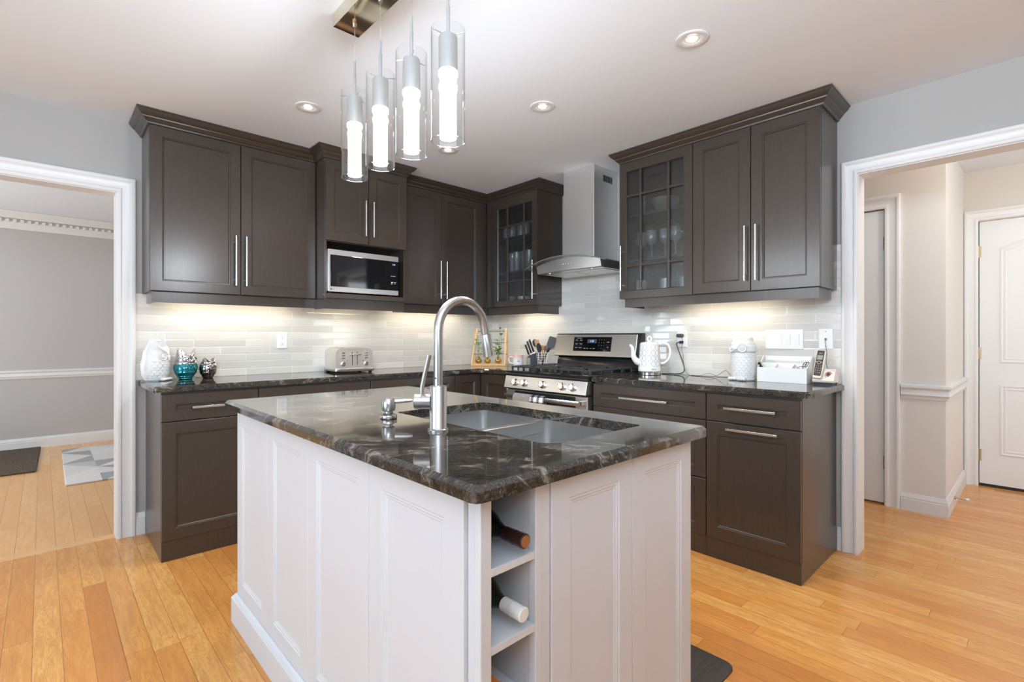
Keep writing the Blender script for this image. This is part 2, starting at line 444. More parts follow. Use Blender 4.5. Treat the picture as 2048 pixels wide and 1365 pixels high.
def tile_mat(name, horiz, phase):
    """glass subway tile 0.30 x 0.0488; horiz = object axis along the wall"""
    N = NT(name); b = N.b
    sx = N.n('ShaderNodeSeparateXYZ'); co = N.coord(); N.l(co, sx.inputs[0])
    H, L = 0.04855, 0.3003
    vr = N.math('DIVIDE', N.math('SUBTRACT', sx.outputs[2], 0.9135), H)
    row = N.math('FLOOR', vr); fv = N.math('FRACT', vr)
    par = N.math('MULTIPLY', N.math('FLOORED_MODULO', row, 2.0), 0.5)
    ur = N.math('ADD', N.math('ADD', N.math('DIVIDE', N.math('ADD', sx.outputs[horiz], phase), L), par), 50.0)
    seg = N.math('FLOOR', ur); fu = N.math('FRACT', ur)
    cmb = N.n('ShaderNodeCombineXYZ'); N.l(row, cmb.inputs[0]); N.l(seg, cmb.inputs[1])
    w2 = N.n('ShaderNodeTexWhiteNoise', noise_dimensions='2D'); N.l(cmb.outputs[0], w2.inputs['Vector'])
    c1 = N.ramp(w2.outputs['Value'], [(0, srgb(206, 203, 197)), (0.5, srgb(214, 211, 205)), (1, srgb(224, 221, 215))])
    eu = N.math('MULTIPLY', N.math('MINIMUM', fu, N.math('SUBTRACT', 1.0, fu)), L / H)
    ev = N.math('MINIMUM', fv, N.math('SUBTRACT', 1.0, fv))
    e = N.math('MINIMUM', eu, ev)
    gap = N.math('LESS_THAN', e, 0.032)
    N.l(N.mix(gap, c1, srgb(228, 226, 220)), b.inputs['Base Color'])
    N.l(N.math('MULTIPLY_ADD', gap, 0.5, 0.07), b.inputs['Roughness'])
    b.inputs['IOR'].default_value = 1.5
    # each tile sits at a slightly different tilt
    geo = N.n('ShaderNodeNewGeometry')
    tl = N.n('ShaderNodeVectorMath', operation='MULTIPLY_ADD'); N.l(w2.outputs['Color'], tl.inputs[0]); tl.inputs[1].default_value = (0.03, 0.03, 0.03); tl.inputs[2].default_value = (-0.015, -0.015, -0.015)
    ad = N.n('ShaderNodeVectorMath', operation='ADD'); N.l(tl.outputs[0], ad.inputs[0]); N.l(geo.outputs['Normal'], ad.inputs[1])
    nr = N.n('ShaderNodeVectorMath', operation='NORMALIZE'); N.l(ad.outputs[0], nr.inputs[0])
    h = N.math('ADD', N.math('MINIMUM', N.math('MULTIPLY', e, 9.0), 1.0), N.math('MULTIPLY', N.noise(co, 25, 2).outputs[0], 0.25))
    bp = N.bump(h, 0.5, 0.0016)
    N.l(nr.outputs[0], bp.inputs['Normal'])
    return N.m
M['tileA'] = tile_mat('glass_tile_back_wall', 0, 0.0 + 2.646 - 0.15)
M['tileB'] = tile_mat('glass_tile_right_wall', 1, 2.798 + 0.15)

def rug_dark():
    N = NT('dark_coir_rug'); co = N.coord(); n = N.noise(co, 70, 6, 0.9)
    N.l(N.ramp(n.outputs[0], [(0.36, srgb(52, 42, 33)), (0.55, srgb(112, 96, 78)), (0.68, srgb(170, 154, 130))]), N.b.inputs['Base Color'])
    N.b.inputs['Roughness'].default_value = 0.95; N.bump(n.outputs[0], 1.0, 0.01); return N.m
M['rug_dark'] = rug_dark()
def rug_geo():
    N = NT('geometric_rug'); co = N.coord()
    v = N.mapping(co, (4.2, 3.4, 1), (0, 0, 0.0)); sx = N.n('ShaderNodeSeparateXYZ'); N.l(v, sx.inputs[0])
    fx, fy = N.math('FRACT', sx.outputs[0]), N.math('FRACT', sx.outputs[1])
    ix, iy = N.math('FLOOR', sx.outputs[0]), N.math('FLOOR', sx.outputs[1])
    par = N.math('FLOORED_MODULO', N.math('ADD', ix, iy), 2.0)
    d1 = N.math('GREATER_THAN', N.math('ADD', fx, fy), 1.0); d2 = N.math('GREATER_THAN', fx, fy)
    tri = N.math('ADD', N.math('MULTIPLY', d1, par), N.math('MULTIPLY', d2, N.math('SUBTRACT', 1.0, par)))
    cm = N.n('ShaderNodeCombineXYZ'); N.l(ix, cm.inputs[0]); N.l(iy, cm.inputs[1]); N.l(tri, cm.inputs[2])
    wn = N.n('ShaderNodeTexWhiteNoise', noise_dimensions='3D'); N.l(cm.outputs[0], wn.inputs['Vector'])
    c = N.ramp(wn.outputs['Value'], [(0.0, srgb(168, 168, 168)), (0.13, srgb(198, 196, 194)), (0.24, srgb(222, 217, 212)), (0.6, srgb(230, 225, 220))])
    c.node.color_ramp.interpolation = 'CONSTANT'
    n = N.noise(co, 150, 4, 0.7)
    N.l(N.mix(0.25, c, N.ramp(n.outputs[0], [(0.3, (0.4, 0.4, 0.4)), (0.7, (1, 1, 1))]), 'MULTIPLY'), N.b.inputs['Base Color'])
    N.b.inputs['Roughness'].default_value = 0.9; N.bump(n.outputs[0], 0.4, 0.004); return N.m
M['rug_geo'] = rug_geo()
def mat_striped():
    N = NT('striped_kitchen_mat'); co = N.coord()
    n = N.noise(N.mapping(co, (1.2, 90, 1)), 2.4, 6, 0.75)
    N.l(N.ramp(n.outputs[0], [(0.38, srgb(34, 28, 24)), (0.5, srgb(74, 66, 58)), (0.62, srgb(48, 40, 35)), (0.7, srgb(140, 130, 118))]), N.b.inputs['Base Color'])
    N.b.inputs['Roughness'].default_value = 0.6; N.bump(n.outputs[0], 0.5, 0.003); return N.m
M['mat_striped'] = mat_striped()
def weave(name, kind):
    N = NT(name); co = N.coord(); sx = N.n('ShaderNodeSeparateXYZ'); N.l(co, sx.inputs[0])
    if kind == 'grey':
        n = N.noise(co, 260, 4, 0.8); c = N.ramp(n.outputs[0], [(0.35, srgb(78, 70, 70)), (0.65, srgb(190, 180, 176))]); N.l(c, N.b.inputs['Base Color']); N.bump(n.outputs[0], 0.8, 0.003)
    else:
        a = N.math('LESS_THAN', N.math('FRACT', N.math('DIVIDE', N.math('ADD', sx.outputs[1], 9.98), 0.055)), 0.45)
        b_ = N.math('LESS_THAN', N.math('FRACT', N.math('DIVIDE', N.math('ADD', sx.outputs[2], 9.975), 0.055)), 0.45)
        s_ = N.math('MULTIPLY', N.math('ADD', a, b_), 0.5)
        c = N.ramp(s_, [(0.0, srgb(232, 230, 226)), (0.45, srgb(120, 120, 122)), (0.9, srgb(30, 30, 34))]); c.node.color_ramp.interpolation = 'CONSTANT'
        N.l(c, N.b.inputs['Base Color'])
    N.b.inputs['Roughness'].default_value = 0.9; return N.m
M['towel_grey'] = weave('woven_grey_towel', 'grey'); M['towel_check'] = weave('checked_towel', 'check')
def mug_mat():
    N = NT('pink_to_white_glaze'); sx = N.n('ShaderNodeSeparateXYZ'); N.l(N.coord(), sx.inputs[0])
    N.l(N.ramp(N.math('DIVIDE', sx.outputs[2], 0.11), [(0.5, srgb(238, 236, 238)), (0.88, srgb(236, 180, 176))]), N.b.inputs['Base Color'])
    N.b.inputs['Roughness'].default_value = 0.15; N.b.inputs['Coat Weight'].default_value = 0.5; return N.m
M['mug'] = mug_mat()
def crystal():
    N = NT('bubbled_crystal_lamp'); co = N.coord(); n = N.noise(co, 110, 4, 0.75)
    e = N.ramp(n.outputs[0], [(0.40, (0.45, 0.44, 0.42)), (0.56, (1, 0.985, 0.96))])
    N.b.inputs['Base Color'].default_value = (0.9, 0.9, 0.9, 1); N.l(e, N.b.inputs['Emission Color']); N.b.inputs['Emission Strength'].default_value = 1.5
    return N.m
M['crystal'] = crystal()
def croc_mat():
    N = NT('white_embossed_leatherette'); co = N.coord(); v = N.n('ShaderNodeTexVoronoi'); v.inputs['Scale'].default_value = 1
    N.l(N.mapping(co, (140, 55, 110)), v.inputs['Vector']); N.b.inputs['Base Color'].default_value = srgb(236, 234, 230)
    N.b.inputs['Roughness'].default_value = 0.4; N.bump(v.outputs['Distance'], 0.35, 0.001); return N.m
M['croc'] = croc_mat()

# ================================================================== ROOM
H = 2.43
def ringsr(mb, u0, u1, v0, v1, rings):
    R = []
    for i, w in rings:
        a, c = i if isinstance(i, tuple) else (i, i)
        R.append([(u0 + a, v0 + c, w), (u1 - a, v0 + c, w), (u1 - a, v1 - c, w), (u0 + a, v1 - c, w)])
    mb.loops(R)
def wallbox(name, boxes, m):
    mb = MB()
    for b_ in boxes: mb.box(*b_)
    return struct(mb.build(name, m, smooth=0, recalc=False))
mb = MB(); mb.box(-6.2, 3.3, -6.6, 0.06, -0.1, 0.0); struct(mb.build('floor', M['floor'], smooth=0))
mb = MB(); mb.box(-6.2, 3.3, 0.06, 3.9, -0.1, 0.0); struct(mb.build('floor_dining', M['floor_dining'], smooth=0))
wallbox('ceiling', [(-6.0, 0.12, -6.35, 0.12, H, H + 0.1)], M['ceil'])
wallbox('ceiling_dining', [(-5.75, -1.3, 0.12, 3.75, 2.46, 2.56)], M['ceil'])
wallbox('ceiling_hall', [(0.12, 3.2, -6.35, 0.0, 2.48, 2.58)], M['ceil'])
# wall with the toaster counter; opening to the dining room at its left
wallbox('wall_back', [(-2.88, 0.12, 0, 0.12, 0, H), (-4.3, -2.88, 0, 0.12, 2.012, H), (-6.0, -4.3, 0, 0.12, 0, H)], M['wall'])
# wall with the range; opening to the hall at its right
wallbox('wall_right', [(0, 0.12, -2.998, 0, 0, H), (0, 0.12, -4.3, -2.998, 2.05, H), (0, 0.12, -6.35, -4.3, 0, H)], M['wall'])
# left wall with the patio door, front wall (behind the camera) with a window
wallbox('wall_left', [(-5.92, -5.8, -1.45, 0, 0, H), (-5.92, -5.8, -3.65, -1.45, 2.15, H), (-5.92, -5.8, -6.35, -3.65, 0, H)], M['wall'])
wallbox('wall_front', [(-5.8, -4.0, -6.32, -6.2, 0, H), (-4.0, -1.2, -6.32, -6.2, 0, 0.8), (-4.0, -1.2, -6.32, -6.2, 2.2, H), (-1.2, 0, -6.32, -6.2, 0, H)], M['wall'])
# dining room beyond the left opening
wallbox('wall_dining_far', [(-5.75, -1.3, 3.6, 3.72, 0, 2.46)], M['wall_side'])
wallbox('wall_dining_left', [(-5.75, -5.6, 0.12, 1.1, 0, 2.46), (-5.75, -5.6, 1.1, 2.7, 0, 0.5), (-5.75, -5.6, 1.1, 2.7, 2.3, 2.46), (-5.75, -5.6, 2.7, 3.6, 0, 2.46)], M['wall_side'])
wallbox('wall_dining_right', [(-1.42, -1.3, 0.12, 3.6, 0, 2.46)], M['wall_side'])
# hall beyond the right opening
wallbox('wall_hall_closet', [(1.07, 2.17, -2.925, -2.2, 2.064, 2.48), (1.12, 2.17, -2.925, -2.2, 0, 2.064), (1.07, 2.17, -3.25, -2.925, 0, 2.48), (1.07, 2.17, -2.2, -0.1, 0, 2.48)], M['wall_hall'])
wallbox('wall_hall_right', [(2.17, 2.3, -3.335, -3.0, 0, 2.48), (2.17, 2.3, -4.17, -3.335, 2.08, 2.48), (2.17, 2.3, -6.35, -4.17, 0, 2.48), (2.24, 2.3, -4.17, -3.335, 0, 2.08)], M['wall_hall'])
wallbox('wall_hall_front', [(0.12, 0.75, -6.32, -6.2, 0, 2.48), (0.75, 2.05, -6.32, -6.2, 0, 0.75), (0.75, 2.05, -6.32, -6.2, 2.25, 2.48), (2.05, 2.17, -6.32, -6.2, 0, 2.48)], M['wall_hall'])
wallbox('wall_hall_back', [(0.12, 1.07, -0.2, -0.1, 0, 2.48)], M['wall_hall'])

def window(n, F, u0, u1, v0, v1, mull, w0=0.0):
    mb = MB(F)
    ringsr(mb, u0, u1, v0, v1, [((0, 0), w0 - 0.10), ((0, 0), w0), ((0.05, 0.05), w0), ((0.05, 0.05), w0 - 0.10)])
    mb.f = [f for f in mb.f[1:-1]]; mb.m = mb.m[1:-1]
    for k in range(1, mull):
        u = u0 + (u1 - u0) * k / mull; mb.box(u - 0.03, u + 0.03, v0 + 0.04, v1 - 0.04, w0 - 0.08, w0 - 0.01)
    o = struct(mb.build('window_%d' % n, M['trim'], smooth=0))
    g = MB(F); g.box(u0 + 0.04, u1 - 0.04, v0 + 0.04, v1 - 0.04, w0 - 0.056, w0 - 0.05); g.build('pane', M['glass'], o, smooth=0)
FL = Matrix(((0, 0, 1, -5.8), (1, 0, 0, 0), (0, 1, 0, 0), (0, 0, 0, 1)))      # left wall, facing +x: u -> +y
FF = Matrix(((-1, 0, 0, 0), (0, 0, 1, -6.2), (0, 1, 0, 0), (0, 0, 0, 1)))     # front wall, facing +y: u -> -x
window(1, FL, -3.65, -1.45, 0.0, 2.15, 2)
window(2, FF, 1.2, 4.0, 0.8, 2.2, 3)
FD = Matrix(((0, 0, 1, -5.6), (1, 0, 0, 0), (0, 1, 0, 0), (0, 0, 0, 1)))
window(3, FD, 1.1, 2.7, 0.5, 2.3, 2)
window(4, FF, -2.05, -0.75, 0.75, 2.25, 2)

def casing_prof(w, t=0.02):
    return [(0, 0), (0, t * .55), (w * .06, t * .7), (w * .2, t * .7), (w * .27, t * .5), (w * .36, t * .45), (w * .62, t * .62), (w * .72, t * .8), (w * .8, t * 1.0), (w * .94, t), (w, t * .85), (w, 0)]
mb = MB(FA(0)); sweep(mb, [(-2.88, 0), (-2.88, 2.012), (-4.3, 2.012), (-4.3, 0)], casing_prof(0.087)); struct(mb.build('trim_1', M['trim'], smooth=25))
mb = MB(FB(0)); sweep(mb, [(4.3, 0), (4.3, 2.05), (2.998, 2.05), (2.998, 0)], casing_prof(0.072, 0.022)); struct(mb.build('trim_2', M['trim'], smooth=25))
# jamb linings
def jamb(n, boxes):
    mb = MB(); [mb.box(*b_) for b_ in boxes]; struct(mb.build('trim_%d' % n, M['trim'], smooth=0, recalc=False))
jamb(3, [(-2.884, -2.876, 0.0, 0.12, 0, 2.008), (-4.304, -4.296, 0, 0.12, 0, 2.008), (-4.304, -2.876, 0, 0.12, 2.008, 2.016)])
jamb(4, [(0, 0.12, -3.002, -2.994, 0, 2.046), (0, 0.12, -4.304, -4.296, 0, 2.046), (0, 0.12, -4.304, -2.994, 2.046, 2.054)])
# transition strip in the floor under the left opening
mb = MB(); mb.loops([[(x, 0.035, 0.0), (x, 0.042, 0.004), (x, 0.092, 0.004), (x, 0.1, 0.0)] for x in (-4.296, -2.885)]); struct(mb.build('trim_5', M['strip_wood'], smooth=0))
BP = [(0, 0), (0.015, 0), (0.015, 0.085), (0.012, 0.09), (0.013, 0.1), (0.006, 0.118), (0.004, 0.128), (0, 0.13)]
def baseboard(name, path, hh=0.115, m='trim'):
    mb = MB(); s_ = hh / 0.13; sweep(mb, path, [(o, z * s_) for o, z in BP]); struct(mb.build(name, M[m], smooth=25))
baseboard('baseboard_back', [(-2.795, -0.0005), (-2.7475, -0.0005)], 0.13)
baseboard('baseboard_right', [(-0.0005, -2.9045), (-0.0005, -2.9255)], 0.125)
baseboard('baseboard_dining', [(-5.59, 3.5995), (-1.43, 3.5995)], 0.115)
baseboard('baseboard_hall', [(1.0695, -3.018), (1.0695, -3.2505), (2.145, -3.2505)], 0.118)
# chair rails and dentil crown
def rail(name, path, z0, z1, t, m='trim'):
    P_ = [(0, 0), (t * .35, 0.0), (t * .45, 0.16), (t * .8, 0.3), (t * .6, 0.42), (t * .55, 0.62), (t, 0.78), (t, 0.92), (t * .3, 1.0), (0, 1.0)]
    mb = MB(); sweep(mb, path, [(o, z0 + z * (z1 - z0)) for o, z in P_]); struct(mb.build(name, M[m], smooth=25))
rail('trim_6', [(-5.59, 3.5995), (-1.43, 3.5995)], 0.735, 0.825, 0.022)
rail('trim_7', [(1.0695, -3.02), (1.0695, -3.2505), (2.165, -3.2505)], 0.755, 0.855, 0.03)
mb = MB(); sweep(mb, [(-5.59, 3.5995), (-1.43, 3.5995)], [(0, 2.285), (0.012, 2.285), (0.014, 2.33), (0.02, 2.345), (0.02, 2.385), (0.05, 2.392), (0.06, 2.41), (0.1, 2.44), (0.11, 2.458), (0, 2.458)])
x = -4.6
while x < -2.2:
    mb.box(x, x + 0.026, 3.553, 3.585, 2.353, 2.380); x += 0.054
struct(mb.build('trim_8', M['trim'], smooth=25))
# backsplash tile
mb = MB(); mb.box(-2.797, -0.008, -0.008, -0.0003, 0.9155, 1.428); struct(mb.build('trim_9', M['tileA'], smooth=0))
mb = MB(); mb.box(-0.008, -0.0003, -2.9245, -0.0085, 0.9155, 1.68); struct(mb.build('trim_10', M['tileB'], smooth=0))
for o_ in list(COL.objects)[-2:]: pass

# hall doors
mb = MB(FB(1.0695)); sweep(mb, [(2.2, 0), (2.2, 2.064), (2.928, 2.064), (2.928, 0)][::-1], [(-o, w) for o, w in casing_prof(0.088, 0.018)][::-1] if False else casing_prof(0.088, 0.018)); 
mb = MB(FB(1.0695)); sweep(mb, [(2.928, 0), (2.928, 2.064), (2.2, 2.064), (2.2, 0)], casing_prof(0.088, 0.018)); struct(mb.build('trim_11', M['doorwhite'], smooth=25))
d1 = MB(FB(1.085)); d1.box(2.21, 2.922, 0.012, 2.058, -0.03, 0.0); d1 = struct(d1.build('door_1', M['doorwhite'], smooth=0, bevel=0.002))
def hinge(par, F, u, v):
    mb = MB(F); mb.box(u - 0.004, u + 0.016, v - 0.045, v + 0.045, -0.002, 0.003)
    for k in range(5): mb.lathe((u, v - 0.045 + k * 0.018, 0.008), [(0.0055, 0.001), (0.0065, 0.002), (0.0065, 0.016), (0.0055, 0.017)], 12, 'y')
    mb.lathe((u, v - 0.05, 0.008), [(0.002, 0), (0.004, 0.005), (0.004, 0.095), (0.002, 0.1)], 10, 'y')
    mb.build('hinge', M['brass'], par)
hinge(d1, FB(1.085), 2.925, 1.824); hinge(d1, FB(1.085), 2.925, 0.296)
mb = MB(FB(2.1695)); sweep(mb, [(4.17, 0), (4.17, 2.085), (3.335, 2.085), (3.335, 0)], casing_prof(0.082, 0.02)); struct(mb.build('trim_12', M['doorwhite'], smooth=25))
F2 = FB(2.19)
d2 = MB(F2); d2.box(3.34, 4.165, 0.022, 2.078, -0.035, 0.0)
def bead(mb, path):
    sweep(mb, path, [(0.0, 0), (0.004, 0.006), (0.012, 0.007), (0.018, 0.002), (0.026, 0.002), (0.03, 0.005), (0.036, 0.004), (0.04, 0.0)], closed=True)
def arch_panel(u0, u1, v0, v1, rise):
    pts = [(u0, v0), (u0, v1)]
    for k in range(1, 12):
        t = k / 12; pts.append((u0 + (u1 - u0) * t, v1 + rise * math.sin(PI * t)))
    return pts + [(u1, v1), (u1, v0)]
bead(d2, arch_panel(3.455, 4.05, 0.97, 1.855, 0.09)); bead(d2, [(3.455, 0.255), (3.455, 0.80), (4.05, 0.80), (4.05, 0.255)])
d2 = struct(d2.build('door_2', M['doorwhite'], smooth=25))
mb = MB(F2); mb.box(3.34, 4.165, 0.0, 0.022, -0.03, -0.002); mb.build('door_sweep', M['rubber'], d2, smooth=0)
for v in (1.842, 1.04, 0.243): hinge(d2, F2, 3.336, v)
mb = MB(); mb.tube([(1.36, -3.268, 0.07), (1.36, -3.275, 0.07)], 0.012); mb.tube([(1.36, -3.272, 0.07), (1.36, -3.328, 0.07)], 0.004)
ds = thing('door_stop', 'small brass door stop with white tip sticking out of hall baseboard', 'door stop', (1.36, -3.27, 0.07)); mb.build('rod', M['brass'], ds)
mb = MB(); mb.tube([(1.36, -3.326, 0.07), (1.36, -3.342, 0.07)], 0.008); mb.build('tip', M['white_plastic'], ds)

# ================================================================== CABINETS
def shaker(name, par, F, u0, u1, v0, v1, wf, stile=0.056, t=0.019, g=0.0015, vst=None, m='cab'):
    vst = stile if vst is None else vst
    mb = MB(F); w0 = wf - t
    ringsr(mb, u0 + g, u1 - g, v0 + g, v1 - g, [((0, 0), w0), ((0, 0), wf - 0.0015), ((0.0015, 0.0015), wf), ((stile, vst), wf), ((stile + .002, vst + .002), wf - 0.003),
           ((stile + .006, vst + .006), wf - 0.0035), ((stile + .010, vst + .010), wf - 0.009)])
    return mb.build(name, M[m], par, smooth=20)
def bar_handle(par, F, a, b, wf, r=0.006, stand=0.03, mat='handle'):
    """a, b: (u, v) ends of a round bar pull"""
    mb = MB(F); A, B = Vector((*a, wf + stand)), Vector((*b, wf + stand))
    mb.tube([A, A + (B - A) * 0.5, B], r, 14)
    for t in (0.12, 0.88):
        p = A.lerp(B, t); mb.tube([(p.x, p.y, wf + stand), (p.x, p.y, wf)], r * 0.75, 10)
    return mb.build('handle', M[mat], par)
def flat_handle(par, F, u0, u1, v, wf):
    mb = MB(F); mb.box(u0, u1, v - 0.006, v + 0.006, wf + 0.022, wf + 0.032)
    for a in (u0 + 0.004, u1 - 0.016): mb.box(a, a + 0.012, v - 0.006, v + 0.006, wf - 0.004, wf + 0.024)
    return mb.build('handle', M['handle'], par, bevel=0.0012, smooth=20)
A0, B0 = FA(0), FB(0)
UPF, UPFB = 0.293, 0.307      # upper door faces from each wall
Z0, Z1 = 1.43, 2.354

def carcass(par, F, u0, u1, v0, v1, w1, w0=0.001):
    mb = MB(F); mb.box(u0, u1, v0, v1, w0, w1); return mb.build('body', M['cab'], par, smooth=0, bevel=0.001)
def light_rail(par, F, boxes):
    mb = MB(F); [mb.box(*b_) for b_ in boxes]; return mb.build('light_rail', M['cab'], par, smooth=0)
def strip_light(F, u0, u1, w, label, power, z=1.418):
    L = F @ Vector(((u0 + u1) / 2, z, w)); t = thing('under_cabinet_light', label, 'light', tuple(L), 'under-cabinet strip lights')
    mb = MB(F); mb.box(u0, u1, z, z + 0.011, w - 0.02, w + 0.02); mb.build('housing', M['white_plastic'], t, smooth=0)
    mb = MB(F); mb.box(u0 + 0.01, u1 - 0.01, z - 0.003, z - 0.0003, w - 0.014, w + 0.014); mb.build('diffuser', M['strip'], t, smooth=0)
    l = area('strip_glow', (0, 0, -0.006), (0, 0, 0), abs(u1 - u0) if F is A0 else 0.03, 0.03 if F is A0 else abs(u1 - u0), power, (1.0, 0.87, 0.66)); l.parent = t

# --- two-door cabinet at the left
c = thing('upper_cabinet', 'dark espresso two-door upper cabinet above the white, teal and silver owls', 'cabinet', (-2.3, -0.14, Z0), 'dark upper cabinets')
carcass(c, A0, -2.763, -1.8385, Z0, 2.374, UPF - 0.0205)
for a, b, h_ in ((-2.763, -2.3035, -2.336), (-2.3025, -1.8425, -2.278)):
    d = shaker('door', c, A0, a, b, Z0, Z1, UPF); bar_handle(d, A0, (h_, 1.484), (h_, 1.789), UPF)
light_rail(c, A0, [(-2.749, -1.826, 1.368, Z0, 0.244, 0.262), (-2.749, -2.733, 1.368, Z0, 0.07, 0.244)])
# --- microwave cabinet
mcab = thing('microwave_cabinet', 'deeper dark upper cabinet with two short doors over the microwave shelf', 'cabinet', (-1.53, -0.22, Z0), 'dark upper cabinets')
mb = MB(A0); W1 = 0.4295
mb.box(-1.838, -1.823, Z0, 2.374, 0.001, W1); mb.box(-1.243, -1.228, Z0, 2.374, 0.001, W1); mb.box(-1.823, -1.243, 1.81, 2.374, 0.001, W1)
mb.box(-1.823, -1.243, Z0, 1.463, 0.001, W1 + 0.018); mb.box(-1.823, -1.243, 1.463, 1.81, 0.001, 0.015)
mb.build('body', M['cab'], mcab, smooth=0, bevel=0.001)
for a, b, h_ in ((-1.838, -1.532, -1.566), (-1.531, -1.228, -1.507)):
    d = shaker('door', mcab, A0, a, b, 1.812, Z1, 0.45); bar_handle(d, A0, (h_, 1.867), (h_, 2.112), 0.45)
light_rail(mcab, A0, [(-1.838, -1.235, 1.36, Z0, 0.40, 0.425), (-1.838, -1.822, 1.36, Z0, 0.263, 0.40)])
for v in (2.345, 1.452):
    mb = MB(A0); mb.lathe((-1.838 - 0.0005, v, 0.42), [(0.006, 0), (0.006, -0.002), (0.003, -0.003)], 12, 'x'); mb.build('cover_cap', M['steel_light'], mcab)
# --- two-door cabinet up to the corner
c = thing('upper_cabinet', 'dark espresso two-door upper cabinet between the microwave and the corner', 'cabinet', (-0.8, -0.14, Z0), 'dark upper cabinets')
carcass(c, A0, -1.2275, -0.309, Z0, 2.374, UPF - 0.0205)
for a, b, h_ in ((-1.2275, -0.7985, -0.828), (-0.7975, -0.385, -0.768)):
    d = shaker('door', c, A0, a, b, Z0, Z1, UPF); bar_handle(d, A0, (h_, 1.484), (h_, 1.792), UPF)
light_rail(c, A0, [(-1.2275, -0.29, 1.362, Z0, 0.244, 0.262)])

def glass_cab(label, loc, F, u0, u1, wf, cols, rows, shelves, w_back, hu, hv):
    c = thing('glass_door_cabinet', label, 'cabinet', loc, 'dark upper cabinets')
    mb = MB(F); b1 = wf - 0.0205
    mb.box(u0, u0 + 0.016, Z0, 2.374, w_back, b1); mb.box(u1 - 0.016, u1, Z0, 2.374, w_back, b1)
    mb.box(u0 + 0.016, u1 - 0.016, Z0, Z0 + 0.018, w_back, b1); mb.box(u0 + 0.016, u1 - 0.016, 2.336, 2.374, w_back, b1); mb.box(u0 + 0.016, u1 - 0.016, Z0 + 0.018, 2.336, w_back, w_back + 0.008)
    mb.build('body', M['cab'], c, smooth=0)
    for z in shelves:
        s_ = MB(F); s_.box(u0 + 0.017, u1 - 0.017, z - 0.018, z, w_back + 0.009, b1 - 0.02); s_.build('shelf', M['cab_in'], c, smooth=0)
    g = 0.0015; w0, w1 = wf - 0.019, wf; U0, U1, V0, V1 = u0 + g, u1 - g, Z0 + g, Z1 - g
    mb = MB(F)
    a0, a1, b0_, b1_ = cols[0][0], cols[-1][1], rows[0][0], rows[-1][1]
    mb.loops([[(U0, V0, w0), (U1, V0, w0), (U1, V1, w0), (U0, V1, w0)], [(U0, V0, w1), (U1, V0, w1), (U1, V1, w1), (U0, V1, w1)],
              [(a0 - .004, b0_ - .004, w1), (a1 + .004, b0_ - .004, w1), (a1 + .004, b1_ + .004, w1), (a0 - .004, b1_ + .004, w1)],
              [(a0, b0_, w1 - .005), (a1, b0_, w1 - .005), (a1, b1_, w1 - .005), (a0, b1_, w1 - .005)],
              [(a0, b0_, w0), (a1, b0_, w0), (a1, b1_, w0), (a0, b1_, w0)], [(U0, V0, w0), (U1, V0, w0), (U1, V1, w0), (U0, V1, w0)]], True, False, False)
    d = mb.build('door', M['cab'], c, smooth=20)
    mb = MB(F)
    for (p, q), (r_, s_) in zip(cols, cols[1:]): mb.box(q, r_, b0_ - .001, b1_ + .001, w0 + .003, w1 - .002)
    for (p, q), (r_, s_) in zip(rows, rows[1:]): mb.box(a0 - .001, a1 + .001, q, r_, w0 + .0035, w1 - .0025)
    mb.build('muntins', M['cab'], d, smooth=0, bevel=0.003)
    mb = MB(F); mb.box(a0 - .002, a1 + .002, b0_ - .002, b1_ + .002, w0 + 0.001, w0 + 0.0025); mb.build('glass_panes', M['seeded'], d, smooth=0)
    bar_handle(d, F, (hu, hv[0]), (hu, hv[1]), wf)
    return c
# corner glass cabinet, facing the island
gc1 = glass_cab('glass-door corner cabinet left of the range hood, stacked glasses inside', (-0.15, -0.6, Z0), B0, 0.3, 0.905, UPFB,
                [(0.43, 0.537), (0.554, 0.738), (0.754, 0.842)], [(1.484, 1.634), (1.647, 2.106), (2.122, 2.274)], [1.735, 2.03], 0.001, 0.876, (1.48, 1.66 + 0.13))
mb = MB(B0); mb.box(0.274, 0.2995, Z0, 2.354, 0.18, 0.2995); mb.build('filler_strip', M['cab'], gc1, smooth=0)
mb = MB(A0); mb.box(-0.384, -0.3005, Z0, 2.354, 0.2735, 0.288); mb.build('filler_strip', M['cab'], gc1, smooth=0) if False else None
light_rail(gc1, B0, [(0.245, 0.89, 1.362, Z0, 0.262, 0.28), (0.872, 0.89, 1.362, Z0, 0.03, 0.262)])
gc2 = glass_cab('glass-door upper cabinet right of the hood, wine glasses behind seeded glass', (-0.15, -1.95, Z0), B0, 1.687, 2.2155, UPFB,
                [(1.741, 1.840), (1.856, 2.043), (2.059, 2.155)], [(1.486, 1.643), (1.659, 2.116), (2.132, 2.289)], [1.70, 2.005], 0.001, 1.715, (1.485, 1.789))
light_rail(gc2, B0, [(1.714, 2.2155, 1.374, Z0, 0.262, 0.28), (1.714, 1.73, 1.374, Z0, 0.06, 0.262)])
c = thing('upper_cabinet', 'dark two-door upper cabinet at the right end, above the light switches', 'cabinet', (-0.15, -2.56, Z0), 'dark upper cabinets')
carcass(c, B0, 2.216, 2.903, Z0, 2.374, UPFB - 0.0205)
for a, b, h_ in ((2.216, 2.558, 2.535), (2.559, 2.903, 2.594)):
    d = shaker('door', c, B0, a, b, Z0, Z1, UPFB, 0.06); bar_handle(d, B0, (h_, 1.487), (h_, 1.794), UPFB)
light_rail(c, B0, [(2.216, 2.889, 1.374, Z0, 0.262, 0.28), (2.873, 2.889, 1.374, Z0, 0.06, 0.262)])

